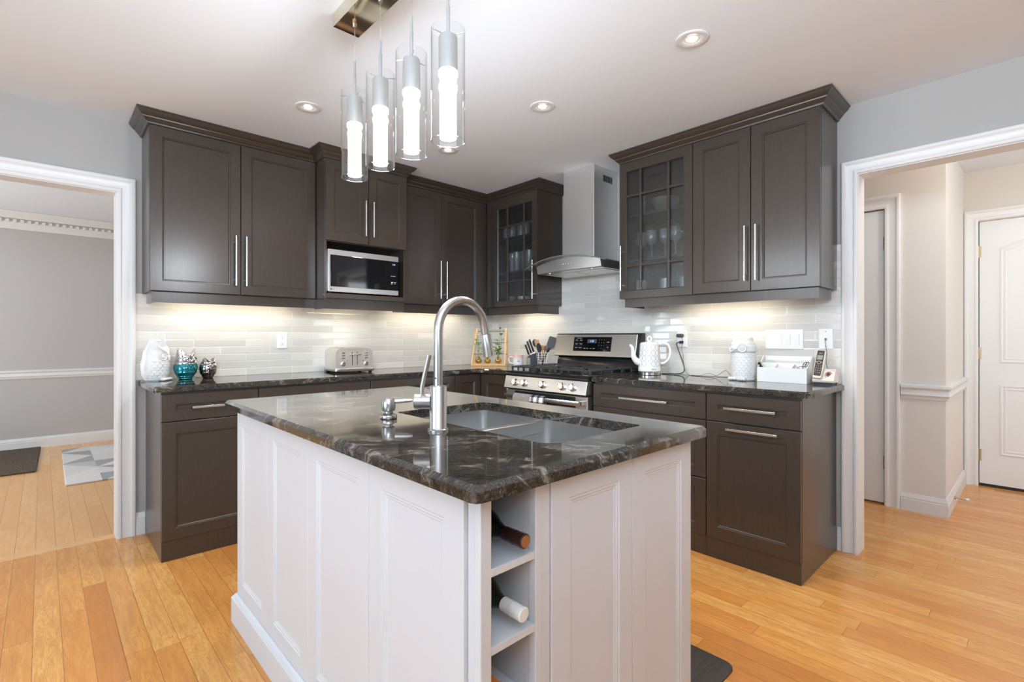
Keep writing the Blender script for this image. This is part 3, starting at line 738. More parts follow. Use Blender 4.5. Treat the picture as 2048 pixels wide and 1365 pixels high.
CP = [(0.0003, 2.357), (0.005, 2.357), (0.009, 2.359), (0.012, 2.364), (0.013, 2.369), (0.020, 2.374), (0.026, 2.383), (0.031, 2.387), (0.033, 2.393), (0.041, 2.398), (0.053, 2.410), (0.058, 2.419), (0.062, 2.421), (0.062, 2.4285), (0.0003, 2.4285)]
def crown(path, label, loc):
    mb = MB(); sweep(mb, path, CP); o = mb.build('crown_molding', M['cab'], smooth=30); single(o, label, 'molding', loc)
yA, xB = -(UPF - 0.020), -(UPFB - 0.020)
crown([(-2.763, -0.002), (-2.763, yA), (-1.838, yA), (-1.838, -0.4300), (-1.228, -0.4300), (-1.228, yA), (xB, yA), (xB, -0.905), (-0.002, -0.905)],
      'long dark crown molding stepping around the microwave cabinet and into the corner', (-1.5, -0.29, 2.35))
crown([(-0.002, -1.687), (xB, -1.687), (xB, -2.903), (-0.002, -2.903)], 'dark crown molding over the upper cabinets right of the hood', (-0.29, -2.3, 2.35))
strip_light(A0, -2.66, -1.92, 0.13, 'under-cabinet strip light over the owls and toaster', 1.2)
strip_light(A0, -1.72, -1.34, 0.2, 'under-cabinet strip light below the microwave', 0.6)
strip_light(A0, -1.16, -0.42, 0.13, 'under-cabinet strip light left of the corner plants', 1.2)
strip_light(B0, 0.42, 0.84, 0.15, 'under-cabinet strip light over the knife block', 0.9)
strip_light(B0, 2.05, 2.6, 0.15, 'under-cabinet strip light above the owl jar', 1.0)

# ------------------------------------------------------------------ base cabinets
AF, BF = 0.557, 0.607
ZB, ZT = 0.105, 0.872
def base(label, loc, F, u0, u1, wf):
    c = thing('base_cabinet', label, 'cabinet', loc, 'dark base cabinets'); mb = MB(F)
    mb.box(u0, u1, 0.0, 0.883, 0.02, wf - 0.0205); mb.build('body', M['cab'], c, smooth=0, bevel=0.001)
    mb = MB(F); mb.box(u0, u1, 0.001, ZB, wf - 0.0203, wf - 0.006); mb.build('plinth', M['cab'], c, smooth=0)
    return c
def drawer(c, F, u0, u1, v0, v1, wf, hv=None, hl=0.25, flat=True, vst=0.052):
    d = shaker('drawer', c, F, u0, u1, v0, v1, wf, 0.058, vst=vst)
    hv = (v0 + v1) / 2 if hv is None else hv; m_ = (u0 + u1) / 2
    flat_handle(d, F, m_ - hl / 2, m_ + hl / 2, hv, wf)
c = base('dark base cabinet with one drawer and one door at the left end, under the owls', (-2.51, -0.27, 0), A0, -2.746, -2.279, AF)
drawer(c, A0, -2.746, -2.28, 0.728, ZT, AF, 0.797, 0.2); d = shaker('door', c, A0, -2.746, -2.28, ZB, 0.725, AF, 0.06)
c = base('dark base cabinet with wide drawers under the toaster', (-1.92, -0.27, 0), A0, -2.278, -1.572, AF)
for v0, v1 in ((0.728, ZT), (0.414, 0.725), (ZB, 0.411)): drawer(c, A0, -2.277, -1.573, v0, v1, AF, (v0 + v1) / 2 + (0 if v1 - v0 < .2 else .08), 0.32)
c = base('dark base cabinet with wide drawers hidden behind the faucet', (-1.2, -0.27, 0), A0, -1.571, -0.861, AF)
for v0, v1 in ((0.728, ZT), (0.414, 0.725), (ZB, 0.411)): drawer(c, A0, -1.570, -0.863, v0, v1, AF, (v0 + v1) / 2 + (0 if v1 - v0 < .2 else .08), 0.32)
# corner unit
c = thing('corner_base_cabinet', 'dark inside-corner base cabinet with folding door left of the gas range', 'cabinet', (-0.4, -0.4, 0), 'dark base cabinets')
mb = MB(); mb.prism([(-0.86, -0.02), (-0.86, -0.5365), (-0.5865, -0.5365), (-0.5865, -0.893), (-0.02, -0.893), (-0.02, -0.02)], 0.0, 0.883); mb.build('body', M['cab'], c, smooth=0)
d = shaker('door', c, A0, -0.859, -0.609, ZB, ZT, AF, 0.055); d = shaker('door', c, B0, 0.5585, 0.893, ZB, ZT, BF, 0.068)
c = base('dark base cabinet with three wide drawers right of the gas range', (-0.3, -2.06, 0), B0, 1.69, 2.4435, BF)
for v0, v1 in ((0.728, ZT), (0.414, 0.725), (ZB, 0.411)): drawer(c, B0, 1.691, 2.443, v0, v1, BF, 0.8 if v1 > .8 else v1 - 0.05, 0.32)
c = base('dark base cabinet at the right end with a drawer over a tall pull-out door', (-0.3, -2.67, 0), B0, 2.4445, 2.903, BF)
drawer(c, B0, 2.445, 2.903, 0.728, ZT, BF, 0.803); d = shaker('door', c, B0, 2.445, 2.903, ZB, 0.725, BF, 0.058, vst=0.064)
flat_handle(d, B0, 2.56, 2.807, 0.695, BF)

# ------------------------------------------------------------------ countertops
def slab(name, outer, mats, z1, t=0.030, ch=0.009, hole=None, inside=1):
    import bmesh
    mb = MB(); n = len(outer)
    ins = offset_poly(outer, -ch * inside)
    R = [[(x, y, z1 - t) for x, y in outer], [(x, y, z1 - ch) for x, y in outer], [(x, y, z1) for x, y in ins]]
    idx = mb.loops(R, True, hole is None, hole is None)
    if hole:
        hi = mb.loops([[(x, y, z1 - t) for x, y in hole], [(x, y, z1) for x, y in hole]], True, False, False)
    o = mb.build(name, mats, smooth=30, recalc=False)
    if hole:
        b = bmesh.new(); b.from_mesh(o.data); b.verts.ensure_lookup_table(); b.edges.ensure_lookup_table()
        for a_, h_ in ((idx[2], hi[1]), (idx[0], hi[0])):
            es = []
            for loop in (a_, h_):
                for k in range(len(loop)):
                    es.append(b.edges.get((b.verts[loop[k]], b.verts[loop[(k + 1) % len(loop)]])))
            bmesh.ops.triangle_fill(b, edges=[e for e in es if e], use_beauty=True)
        b.to_mesh(o.data); b.free()
    import bmesh as bm_
    b = bm_.new(); b.from_mesh(o.data); bm_.ops.recalc_face_normals(b, faces=b.faces); b.to_mesh(o.data); b.free()
    o.data.set_sharp_from_angle(angle=math.radians(25))
    return o
def arc(cx_, cy_, r, a0, a1, n=5):
    return [(cx_ + r * math.cos(math.radians(a0 + (a1 - a0) * k / n)), cy_ + r * math.sin(math.radians(a0 + (a1 - a0) * k / n))) for k in range(n + 1)]
CT = 0.915
# counter-clockwise outlines (so that +offset is outward)
pl = [(-0.0005, -0.0005), (-2.781, -0.0005)] + arc(-2.781 + 0.02, -0.567 + 0.02, 0.02, 180, 270) + arc(-0.617 - 0.05, -0.567 - 0.05, 0.05, 90, 0) + [(-0.617, -0.893), (-0.0005, -0.893)]
o = slab('countertop', pl, M['granite'], CT)
single(o, 'polished black granite countertop turning the corner, carrying toaster and owls', 'countertop', (-1.5, -0.3, CT - 0.03))
pr = [(-0.0005, -1.687), (-0.617, -1.687)] + arc(-0.617 + 0.022, -2.942 + 0.022, 0.022, 180, 270) + [(-0.026, -2.942), (-0.026, -2.9275), (-0.0005, -2.9275)]
o = slab('countertop', pr, M['granite'], CT)
single(o, 'polished black granite countertop right of the range, under kettle and phone', 'countertop', (-0.3, -2.3, CT - 0.03))

# ================================================================== ISLAND
IX0, IX1, IY0, IY1 = -2.609, -1.806, -2.969, -1.402
isl = thing('kitchen_island', 'white panelled kitchen island with a wine rack niche at its corner', 'kitchen island', ((IX0 + IX1) / 2, (IY0 + IY1) / 2, 0))
mb = MB()
T = 0.018
NX0, NX1, NY1 = -2.581, -2.463, -2.62          # niche
mb.box(IX0 + T, IX0 + 2 * T, IY0 + 0.4, IY1, 0.0, 0.884)       # inner side skin
mb.box(IX1 - 2 * T, IX1 - T, IY0 + T, IY1, 0.0, 0.884)
mb.box(IX0 + T, IX1 - T, IY1 - T, IY1, 0.0, 0.884)
mb.box(NX1 + 0.017, IX1 - T, IY0 + T, IY0 + 2 * T, 0.0, 0.884)
mb.box(IX0 + 2 * T, IX1 - 2 * T, IY0 + 0.4, IY1 - T, 0.09, 0.108)
mb.build('carcass', M['island_white'], isl, smooth=0)
# corner post and the niche lining
mb = MB(); mb.box(IX0, NX0, IY0, IY0 + 0.018, 0.0, 0.884); mb.build('corner_post', M['island_white'], isl, smooth=0, bevel=0.0025)
mb = MB()
mb.box(NX0 - 0.012, NX0, IY0 + 0.023, NY1, 0.2, 0.884); mb.box(NX1, NX1 + 0.016, IY0 + 0.0202, NY1, 0.2, 0.884)
mb.box(NX0 - 0.012, NX1 + 0.016, NY1, NY1 + 0.012, 0.2, 0.884); mb.box(NX0, NX1, IY0 + 0.003, NY1, 0.2, 0.216)
mb.build('niche_lining', M['island_white'], isl, smooth=0)
for z in (0.735, 0.587, 0.439, 0.291):
    mb = MB(); mb.box(NX0 + 0.0005, NX1 - 0.0005, IY0 + 0.002, NY1 - 0.001, z - 0.0155, z); mb.build('shelf', M['island_white'], isl, smooth=0, bevel=0.001)
def island_panel(F, u0, u1, v0, v1, wf, stile):
    mb = MB(F); g = 0.0008; t = 0.0175
    a, b = stile
    R = [((0, 0), wf - t), ((0, 0), wf - 0.001), ((0.001, 0.001), wf), (stile, wf), ((a + .003, b + .003), wf - 0.0025), ((a + .008, b + .008), wf - 0.0025), ((a + .0115, b + .0115), wf - 0.005), ((a + .015, b + .015), wf - 0.005), ((a + 0.018, b + 0.018), wf - 0.0065)]
    ringsr(mb, u0 + g, u1 - g, v0, v1, R); return mb.build('panel', M['island_white'], isl, smooth=15)
FLs = FB(0); WL = -IX0
for a, b in ((1.402, 1.777), (1.777, 2.153), (2.153, 2.538), (2.538, 2.92)):
    island_panel(FLs, a, b, 0.1, 0.883, WL, (0.063, 0.072))
mb = MB(FLs); mb.box(2.92, 2.9495, 0.0, 0.883, WL - 0.02, WL - 0.010); mb.build('reveal_strip', M['island_white'], isl, smooth=0)
FNs = FA(0); WN = -IY0
mb = MB(FNs); mb.box(-2.463, -2.444, 0.0, 0.884, WN - 0.02, WN); mb.box(-2.444, -2.4155, 0.0, 0.884, WN - 0.02, WN - 0.004); mb.build('divider', M['island_white'], isl, smooth=0, bevel=0.0015)
island_panel(FNs, -2.415, -2.111, 0.0, 0.884, WN, (0.056, 0.062)); island_panel(FNs, -2.111, IX1, 0.0, 0.884, WN, (0.056, 0.062))
mb = MB(FB(0)); mb.box(1.598, 3.004, 0.0, 0.884, -IX1 - T + 0.0 - 0.0, -IX1 - 0.0) if False else None
mb = MB(); mb.box(IX1 - 0.0175, IX1, IY0 + 0.0185, IY1, 0.0, 0.884); mb.build('end_panel', M['island_white'], isl, smooth=0, bevel=0.001)
mb = MB(); mb.loops([[(x, IY1 - 0.0, z) if False else p for p in ring] for ring in []]) if False else None
mb = MB()
sweep(mb, [(IX0 + 0.3, IY1 + 0.0005), (IX0 - 0.0005, IY1 + 0.0005), (IX0 - 0.0005, -2.9485)][::-1], [(0, 0), (-0.018, 0), (-0.018, 0.185), (-0.015, 0.192), (-0.011, 0.197), (-0.008, 0.205), (-0.003, 0.212), (0, 0.214)][::-1] if False else [(0, 0), (-0.018, 0), (-0.018, 0.098), (-0.015, 0.103), (-0.011, 0.106), (-0.008, 0.111), (-0.003, 0.116), (0, 0.117)])
mb.build('base_molding', M['island_white'], isl, smooth=20)

TX0, TX1, TY0, TY1 = -2.657, -1.792, -3.015, -1.396
out = arc(TX0 + .014, TY1 - .014, .014, 90, 180, 3) + arc(TX0 + .016, TY0 + .016, .016, 180, 270, 2) + arc(TX1 - .014, TY0 + .014, .014, 270, 360, 2) + arc(TX1 - .014, TY1 - .014, .014, 0, 90, 3)
hx0, hx1, hy0, hy1 = -2.316, -1.922, -2.878, -2.164
hole = arc(hx0 + .02, hy1 - .02, .02, 90, 180, 3) + arc(hx0 + .06, hy0 + .06, .06, 180, 270, 6) + arc(hx1 - .02, hy0 + .02, .02, 270, 360, 3) + arc(hx1 - .03, hy1 - .03, .03, 0, 90, 4)
o = slab('island_countertop', out, M['granite'], CT, 0.030, 0.010, hole)
single(o, 'polished black granite island top with pale streaks and a sink cutout', 'countertop', (-2.22, -2.2, CT - 0.03))

# sink: two bowls hung under the granite
sk = thing('kitchen_sink', 'undermount stainless double bowl sink in the island', 'sink', ((hx0 + hx1) / 2, (hy0 + hy1) / 2, 0.68))
def bowl(y0, y1, zb):
    mb = MB(); r = 0.03
    def rr(i, z, rad):
        x0, x1, a, b = hx0 - 0.004 + i, hx1 + 0.004 - i, y0 + i, y1 - i
        return [(x, y, z) for x, y in arc(x0 + rad, b - rad, rad, 90, 180, 5) + arc(x0 + rad, a + rad, rad, 180, 270, 5) + arc(x1 - rad, a + rad, rad, 270, 360, 5) + arc(x1 - rad, b - rad, rad, 0, 90, 5)]
    zt = 0.8848
    mb.loops([rr(-0.004, zt, r), rr(0, zt, r), rr(0.0, zt - 0.005, r), rr(0.003, zb + 0.03, r), rr(0.01, zb + 0.008, 0.035), rr(0.03, zb, 0.03), rr(0.03, zb - 0.002, 0.03), rr(0.005, zb + 0.004, 0.035), rr(-0.004, zt - 0.02, r)], True, False, False)
    cx_, cy_ = (hx0 + hx1) / 2, (y0 + y1) / 2
    # floor of the bowl
    rim = rr(0.03, zb, 0.03); mb.loops([rim, [(cx_ + 0.045 * math.cos(2 * PI * k / 24 + PI / 2), cy_ + 0.045 * math.sin(2 * PI * k / 24 + PI / 2), zb - 0.004) for k in range(24)]], True, False, True)
    return mb.build('bowl', M['sink'], sk, smooth=40, recalc=False)
def drain(y):
    mb = MB(); mb.lathe((( hx0 + hx1) / 2, y, 0.0), [(0.001, 0.682), (0.03, 0.682), (0.034, 0.686), (0.043, 0.686), (0.044, 0.68)], 24, cap1=False); return mb.build('drain', M['steel_light'], sk)
bowl(hy0 - 0.004, -2.497, 0.684); bowl(-2.475, hy1 + 0.004, 0.684); drain(-2.69); drain(-2.32)
mb = MB(); mb.box(hx0 - 0.004, hx1 + 0.004, -2.499, -2.473, 0.84, 0.8848); mb.build('bowl_divider', M['steel'], sk, bevel=0.004)

# faucet
FX, FY = -2.404, -2.541
fc = thing('kitchen_faucet', 'tall brushed nickel gooseneck pull-down faucet standing on the island', 'faucet', (FX, FY, CT))
mb = MB(RZ((FX, FY, CT))); mb.lathe((0, 0, 0), [(0.028, 0.0), (0.028, 0.005), (0.0245, 0.007), (0.0235, 0.009), (0.0235, 0.121), (0.0225, 0.123), (0.017, 0.124)], 36); mb.build('base', M['nickel'], fc)
# spout swings toward +x over the sink (slightly away from the camera)
ang = math.radians(2); ux, uy = math.cos(ang), math.sin(ang)
R_, zc_ = 0.086, CT + 0.2755
P_ = [(FX, FY, CT + 0.124), (FX, FY, CT + 0.2), (FX, FY, zc_)]
for k in range(1, 15):
    a = PI - (PI * 0.968) * k / 14; P_.append((FX + ux * (R_ + R_ * math.cos(a)), FY + uy * (R_ + R_ * math.cos(a)), zc_ + R_ * math.sin(a)))
_d = (Vector(P_[-1]) - Vector(P_[-2])).normalized(); P_.append(tuple(Vector(P_[-1]) + _d * 0.018))
mb = MB(); mb.tube(P_, 0.0128, 24)
mb.build('spout', M['nickel'], fc)
e = Vector(P_[-1]); dr = (Vector(P_[-1]) - Vector(P_[-2])).normalized()
mb = MB(); mb.tube([e - dr * 0.0005, e + dr * 0.0015], 0.0122, 20); mb.tube([e + dr * 0.0015, e + dr * 0.003, e + dr * 0.044, e + dr * 0.068], [0.0134, 0.0140, 0.0160, 0.0174], 24)
mb.build('spray_head', M['nickel'], fc)
mb = MB(); q = e + dr * 0.0685; mb.tube([e + dr * 0.0675, q], 0.0145, 20); mb.build('nozzle', M['rubber'], fc)
# side valve with lever (points left in the photo: -u direction of the camera)
lx, ly = -math.cos(0.7555) * 0.98, math.sin(0.7555) * 0.98
lv = Vector((lx, ly, 0)).normalized()
mb = MB(); c0 = Vector((FX, FY, CT + 0.080)); mb.tube([c0 + lv * 0.02, c0 + lv * 0.044], 0.0212, 28); mb.tube([c0 + lv * 0.044, c0 + lv * 0.0455], 0.019, 28); mb.tube([c0 + lv * 0.0455, c0 + lv * 0.063, c0 + lv * 0.065], [0.0212, 0.0212, 0.019], 28); mb.build('valve', M['nickel'], fc)
mb = MB(); p0 = c0 + lv * 0.046 + Vector((0, 0, 0.018)); mb.tube([p0, p0 + Vector((0, 0, 0.022)) - lv * 0.002, p0 + Vector((0, 0, 0.11)) - lv * 0.021], [0.0045, 0.0062, 0.0072], 14); mb.build('lever', M['nickel'], fc)
mb = MB(); d_ = Vector((-math.sin(0.7555), -math.cos(0.7555), 0)) * 0.0128; s_ = Vector((-math.cos(0.7555), math.sin(0.7555), 0)) * 0.005; p = Vector((FX, FY, CT + 0.145)) + d_ * 0.93 + s_; mb.sphere(tuple(p), 0.0022); mb.build('sensor', M['black'], fc)

# soap dispenser
SX, SY = -2.402, -2.268
sd = thing('soap_dispenser', 'short brushed nickel soap dispenser left of the faucet on the island', 'soap dispenser', (SX, SY, CT))
mb = MB(RZ((SX, SY, CT))); mb.lathe((0, 0, 0), [(0.011, 0.0), (0.0255, 0.001), (0.027, 0.006), (0.0255, 0.012), (0.018, 0.015), (0.0135, 0.018), (0.0135, 0.024)], 32); mb.build('base', M['nickel'], sd)
mb = MB(RZ((SX, SY, CT))); mb.lathe((0, 0, 0), [(0.012, 0.0245), (0.0195, 0.026), (0.0212, 0.035), (0.0212, 0.048), (0.0195, 0.058), (0.016, 0.064), (0.008, 0.0665), (0.001, 0.067)], 32); mb.build('pump_head', M['nickel'], sd)
u = Vector((0.86, -0.5, 0)).normalized()
mb = MB(); p = Vector((SX, SY, CT + 0.053)); mb.tube([p + u * 0.016, p + u * 0.055 + Vector((0, 0, .002)), p + u * 0.074 + Vector((0, 0, .003))], [0.0068, 0.0062, 0.0035], 14); mb.build('nozzle', M['nickel'], sd)

# wine bottles lying in the niche
def wine(x, z, yf, label, foil, foil_end, roll=0):
    w = thing('wine_bottle', label, 'wine bottle', (x, yf + 0.15, z), 'wine bottles in the island rack')
    f = yf
    mb = MB(); mb.lathe((x, f, z), [(0.0125, 0.058), (0.0132, 0.066), (0.018, 0.082), (0.029, 0.104), (0.0355, 0.126), (0.0372, 0.145), (0.0372, 0.30), (0.035, 0.305), (0.01, 0.305)], 28, 'y'); mb.build('bottle', M['wine_glass'], w)
    mb = MB(); mb.lathe((x, f, z), [(0.0125, 0.0), (0.0146, 0.0015), (0.0148, 0.01), (0.0142, 0.013), (0.0146, 0.016), (0.0142, 0.0185), (0.0144, 0.026), (0.0150, 0.028), (0.0144, 0.030), (0.0142, 0.045), (0.0138, 0.058)], 28, 'y', True, False); mb.build('foil', M[foil], w)
    mb = MB(); mb.lathe((x, f, z), [(0.0118, -0.0006), (0.0118, 0.0004)], 28, 'y'); mb.build('cap', M[foil_end], w)
    mb = MB(); mb.lathe((x, f, z), [(0.0374, 0.185), (0.0374, 0.27)], 28, 'y', False, False); mb.build('label', M['label_paper'], w, recalc=False)
wine(-2.508, 0.735 + 0.0376, -2.985, 'wine bottle with copper-brown capsule on the top rack shelf', 'foil_brown', 'foil_gold')
wine(-2.507, 0.587 + 0.0376 + 0.002, -2.980, 'wine bottle with white capsule on the second rack shelf', 'foil_white', 'foil_white')
wine(-2.541, 0.439 + 0.0376, -2.945, 'wine bottle with orange capsule on the lowest visible rack shelf', 'foil_orange', 'foil_orange')

# ================================================================== RANGE, HOOD, MICROWAVE
RY0, RY1 = 0.903, 1.679      # u extent on the right wall (u = -y)
rg = thing('gas_range', 'stainless gas range with black grates, five knobs and a tilted backguard', 'range', (-0.33, -1.29, 0))
mb = MB(B0)
mb.box(RY0, RY1, 0.02, 0.905, 0.02, 0.60)
mb.build('body', M['enamel'], rg, smooth=0, bevel=0.003)
# cooktop: black enamel pan with stainless front lip
mb = MB(B0); mb.box(RY0 - 0.002, RY1 + 0.002, 0.9055, 0.921, 0.075, 0.605); mb.build('cooktop', M['enamel'], rg, bevel=0.004, smooth=20)
mb = MB(B0); prof = [(0.605, 0.918), (0.628, 0.917), (0.645, 0.910), (0.652, 0.898), (0.650, 0.884), (0.605, 0.884)]
mb.loops([[(u_, v, w) for w, v in prof] for u_ in (RY0 - 0.001, RY1 + 0.001)]); mb.build('front_lip', M['enamel'], rg, smooth=50)
# slanted control panel
mb = MB(B0); prof = [(0.60, 0.8835), (0.646, 0.8835), (0.668, 0.795), (0.60, 0.795)]
mb.loops([[(u_, v, w) for w, v in prof] for u_ in (RY0 + 0.001, RY1 - 0.001)]); mb.build('control_panel', M['steel'], rg, smooth=0, bevel=0.002)
nrm = Vector((0.0883, 0.022)).normalized()   # (w, v) outward normal of the panel
for k, u_ in enumerate((1.02, 1.112, 1.295, 1.475, 1.566)):
    c0 = Vector((u_, 0.838, 0.657)); nn = Vector((0, nrm.y, nrm.x))
    mb = MB(B0); mb.tube([c0, c0 + nn * 0.006, c0 + nn * 0.008, c0 + nn * 0.026, c0 + nn * 0.029], [0.0265, 0.0265, 0.0225, 0.021, 0.0195], 28)
    kn = mb.build('knob', M['steel_light'], rg)
    mb = MB(B0); q = c0 + nn * 0.029; upv = Vector((0, nrm.x, -nrm.y)); rt_ = Vector((1, 0, 0))
    cs = [q + rt_ * a + upv * b_ for a, b_ in ((-.0055, -.019), (.0055, -.019), (.0055, .019), (-.0055, .019))]
    mb.loops([[tuple(p) for p in cs], [tuple(p + nn * 0.015) for p in cs]]); mb.build('grip', M['steel_light'], kn, bevel=0.002)
# vent gap and oven door
mb = MB(B0); mb.box(RY0 + 0.002, RY1 - 0.002, 0.783, 0.7945, 0.60, 0.640); mb.build('vent_gap', M['gap'], rg, smooth=0)
mb = MB(B0); ringsr(mb, RY0 + 0.003, RY1 - 0.003, 0.235, 0.782, [((0, 0), 0.60), ((0, 0), 0.643), ((0.004, 0.004), 0.647), ((0.11, 0.10), 0.647), ((0.112, 0.102), 0.643)])
od = mb.build('oven_door', M['steel'], rg, smooth=20)
mb = MB(B0); mb.box(RY0 + 0.118, RY1 - 0.118, 0.34, 0.677, 0.6432, 0.6445); mb.build('window', M['black_gloss'], od, smooth=0)
mb = MB(B0)
mb.box(RY0 + 0.10, RY1 - 0.10, 0.705, 0.776, 0.6472, 0.6482); mb.build('vent_panel', M['gap'], od, smooth=0)
mb = MB(B0); hp = []
for k in range(21):
    t = k / 20; u_ = RY0 + 0.035 + (RY1 - RY0 - 0.07) * t; hp.append((u_, 0.742, 0.690 + 0.020 * math.sin(PI * t)))
idx = [[(p[0], p[1] + a, p[2] + b_) for a, b_ in ((-0.014, -0.006), (-0.016, 0.0), (-0.014, 0.006), (0.0, 0.009), (0.014, 0.006), (0.016, 0.0), (0.014, -0.006))] for p in hp]
mb.loops(idx)
for u_ in (RY0 + 0.04, RY1 - 0.04): mb.box(u_ - 0.012, u_ + 0.012, 0.73, 0.754, 0.6475, 0.688)
mb.build('handle', M['steel_light'], od, smooth=40)
mb = MB(B0); mb.box(RY0 + 0.003, RY1 - 0.003, 0.06, 0.228, 0.60, 0.645); mb.build('drawer', M['steel'], rg, smooth=0, bevel=0.003)
# backguard
mb = MB(B0); prof = [(0.012, 0.905), (0.075, 0.9225), (0.072, 0.97), (0.055, 1.02), (0.012, 1.03)]
mb.loops([[(u_, v, w) for w, v in prof] for u_ in (RY0 + 0.01, RY1 + 0.005)]); mb.build('lower_splash', M['enamel'], rg, smooth=40)
mb = MB(B0); prof = [(0.012, 1.012), (0.088, 1.018), (0.092, 1.03), (0.062, 1.19), (0.052, 1.2), (0.012, 1.2)]
mb.loops([[(u_, v, w) for w, v in prof] for u_ in (RY0 - 0.005, RY1 + 0.028)]); bg = mb.build('backguard', M['black'], rg, smooth=30, bevel=0.003)
S = Matrix(((0, 0, -1, -0.0), (-1, 0, 0, 0), (0, 1, 0, 0), (0, 0, 0, 1)))
th = math.atan2(0.03, 0.16)
# panel frame: v runs up the tilted face
bw = Vector((0, math.cos(th), -math.sin(th))); bn = Vector((0, math.sin(th), math.cos(th)))
org = Vector((0, 1.026, 0.0935))
FP = B0 @ Matrix(((1, bw.x, bn.x, org.x), (0, bw.y, bn.y, org.y), (0, bw.z, bn.z, org.z), (0, 0, 0, 1)))
mb = MB(FP); ringsr(mb, RY0 - 0.004, RY1 - 0.002, -0.006, 0.166, [((0, 0), -0.002), ((0, 0), 0.002), ((0.003, 0.003), 0.004), ((0.006, 0.006), 0.004)]); mb.build('panel', M['steel'], bg, smooth=25, bevel=0.002)
mb = MB(FP); ringsr(mb, 1.094, 1.46, 0.034, 0.146, [((0, 0), 0.004), ((0, 0), 0.0055), ((0.003, 0.003), 0.0062)]); mb.build('control_display', M['black_gloss'], bg, smooth=0, bevel=0.001)
mb = MB(FP); mb.box(1.232, 1.322, 0.098, 0.128, 0.0061, 0.0067); mb.build('clock_window', M['dim_disp'], bg, smooth=0)
mb = text_mb('1:18', 0.02, FP @ Matrix.Translation((1.276, 0.113, 0.0069)), depth=0.0002); mb.build('clock_digits', M['blue_disp'], bg, smooth=0)
mb = MB()
for u_, v_, s in ((1.15, 0.136, 'SELF CLEAN'), (1.125, 0.12, 'BAKE'), (1.17, 0.12, 'BROIL'), (1.125, 0.09, 'CONV'), (1.17, 0.09, 'WARM'), (1.125, 0.06, 'PROOF'), (1.165, 0.06, 'CLOCK'),
                  (1.21, 0.055, 'TIMER'), (1.24, 0.055, 'HOT'), (1.27, 0.055, 'SET'), (1.30, 0.055, 'LIGHT'), (1.43, 0.105, 'START'), (1.43, 0.065, 'OFF'),
                  (1.345, 0.124, '1'), (1.368, 0.124, '2'), (1.391, 0.124, '3'), (1.345, 0.102, '4'), (1.368, 0.102, '5'), (1.391, 0.102, '6'), (1.345, 0.08, '7'), (1.368, 0.08, '8'), (1.391, 0.08, '9'), (1.368, 0.058, '0')):
    text_mb(s, 0.0085, FP @ Matrix.Translation((u_, v_, 0.0066)), mb, depth=0.0002)
mb.build('key_legends', M['ink_white'], bg, smooth=0)
# grates: three cast frames
for a, b_ in ((RY0 + 0.02, RY0 + 0.262), (RY0 + 0.268, RY1 - 0.268), (RY1 - 0.262, RY1 - 0.02)):
    mb = MB(B0); zt = 0.954; m_ = (a + b_) / 2
    def bar(p, q, z=zt, hgt=0.012, wd=0.009):
        p, q = Vector(p), Vector(q); d_ = (q - p).normalized(); n_ = Vector((-d_.y, d_.x)) * wd / 2
        pts = [p + n_, q + n_, q - n_, p - n_]
        mb.loops([[(x.x, z - hgt, x.y) for x in pts], [(x.x, z, x.y) for x in pts]])
    W0g, W1g = 0.12, 0.595
    bar((a, W0g), (a, W1g)); bar((b_, W0g), (b_, W1g)); bar((a, W0g), (b_, W0g)); bar((a, W1g), (b_, W1g)); bar((a, 0.36), (b_, 0.36))
    for wc in (0.24, 0.48):
        for sg in (-1, 1):
            bar((m_ + sg * 0.022, wc), (m_ + sg * (b_ - a) / 2, wc))
            bar((m_, wc + sg * 0.022), (m_, wc + sg * 0.118))
            bar((m_ + 0.6 * sg * (b_ - a) / 2, wc - 0.07), (m_ + 0.6 * sg * (b_ - a) / 2, wc + 0.07), zt - 0.0004)
    for u_ in (a, b_):
        for k in range(5):
            w = W0g + (W1g - W0g) * k / 4; mb.box(u_ - 0.006, u_ + 0.006, 0.9215, zt - 0.002, w - 0.006, w + 0.006)
    for u_ in (m_ - 0.06, m_ + 0.06):
        for w in (W0g, W1g): mb.box(u_ - 0.005, u_ + 0.005, 0.9215, zt - 0.002, w - 0.005, w + 0.005)
    mb.build('grate', M['iron'], rg, smooth=0, bevel=0.002)
    for wc in (0.24, 0.48):
        if abs(m_ - 1.29) < 0.05 and wc > 0.3: continue
        mb = MB(B0); mb.lathe((m_, 0.9215, wc), [(0.045, 0.0), (0.045, 0.006), (0.036, 0.008), (0.036, 0.014), (0.03, 0.018), (0.001, 0.018)], 24, 'y'); mb.build('burner', M['iron'], rg)

def towel(u0, u1, mat, label, zf, zb):
    mb = MB(B0)
    N_ = 9; prof = [(0.7205, zb), (0.679, 0.72), (0.676, 0.745), (0.684, 0.763), (0.70, 0.768), (0.716, 0.763), (0.726, 0.745), (0.729, 0.71), (0.73, zf)]
    prof[0] = (0.675, zb)
    rings = []
    for k in range(N_):
        t = k / (N_ - 1); u_ = u0 + (u1 - u0) * t; wv = 0.0022 * math.sin(t * 12)
        o_ = [(u_, v, w + wv * (1 if w > 0.7 else 0.2)) for w, v in prof]; i_ = [(u_, v - (0.004 if 0.676 <= w <= 0.73 and v > 0.75 else 0), w + wv * (1 if w > .7 else .2) + (-0.004 if w > 0.7 else 0.004)) for w, v in prof[::-1]]
        rings.append(o_ + i_)
    mb.loops(rings); o_ = mb.build('dish_towel', M[mat], smooth=50)
    single(o_, label, 'towel', tuple(B0 @ Vector(((u0 + u1) / 2, 0.5, 0.70))))
towel(1.06, 1.225, 'towel_grey', 'speckled grey dish towel folded over the oven door handle', 0.43, 0.5)
towel(1.232, 1.365, 'towel_check', 'black and white checked dish towel on the oven door handle', 0.46, 0.52)

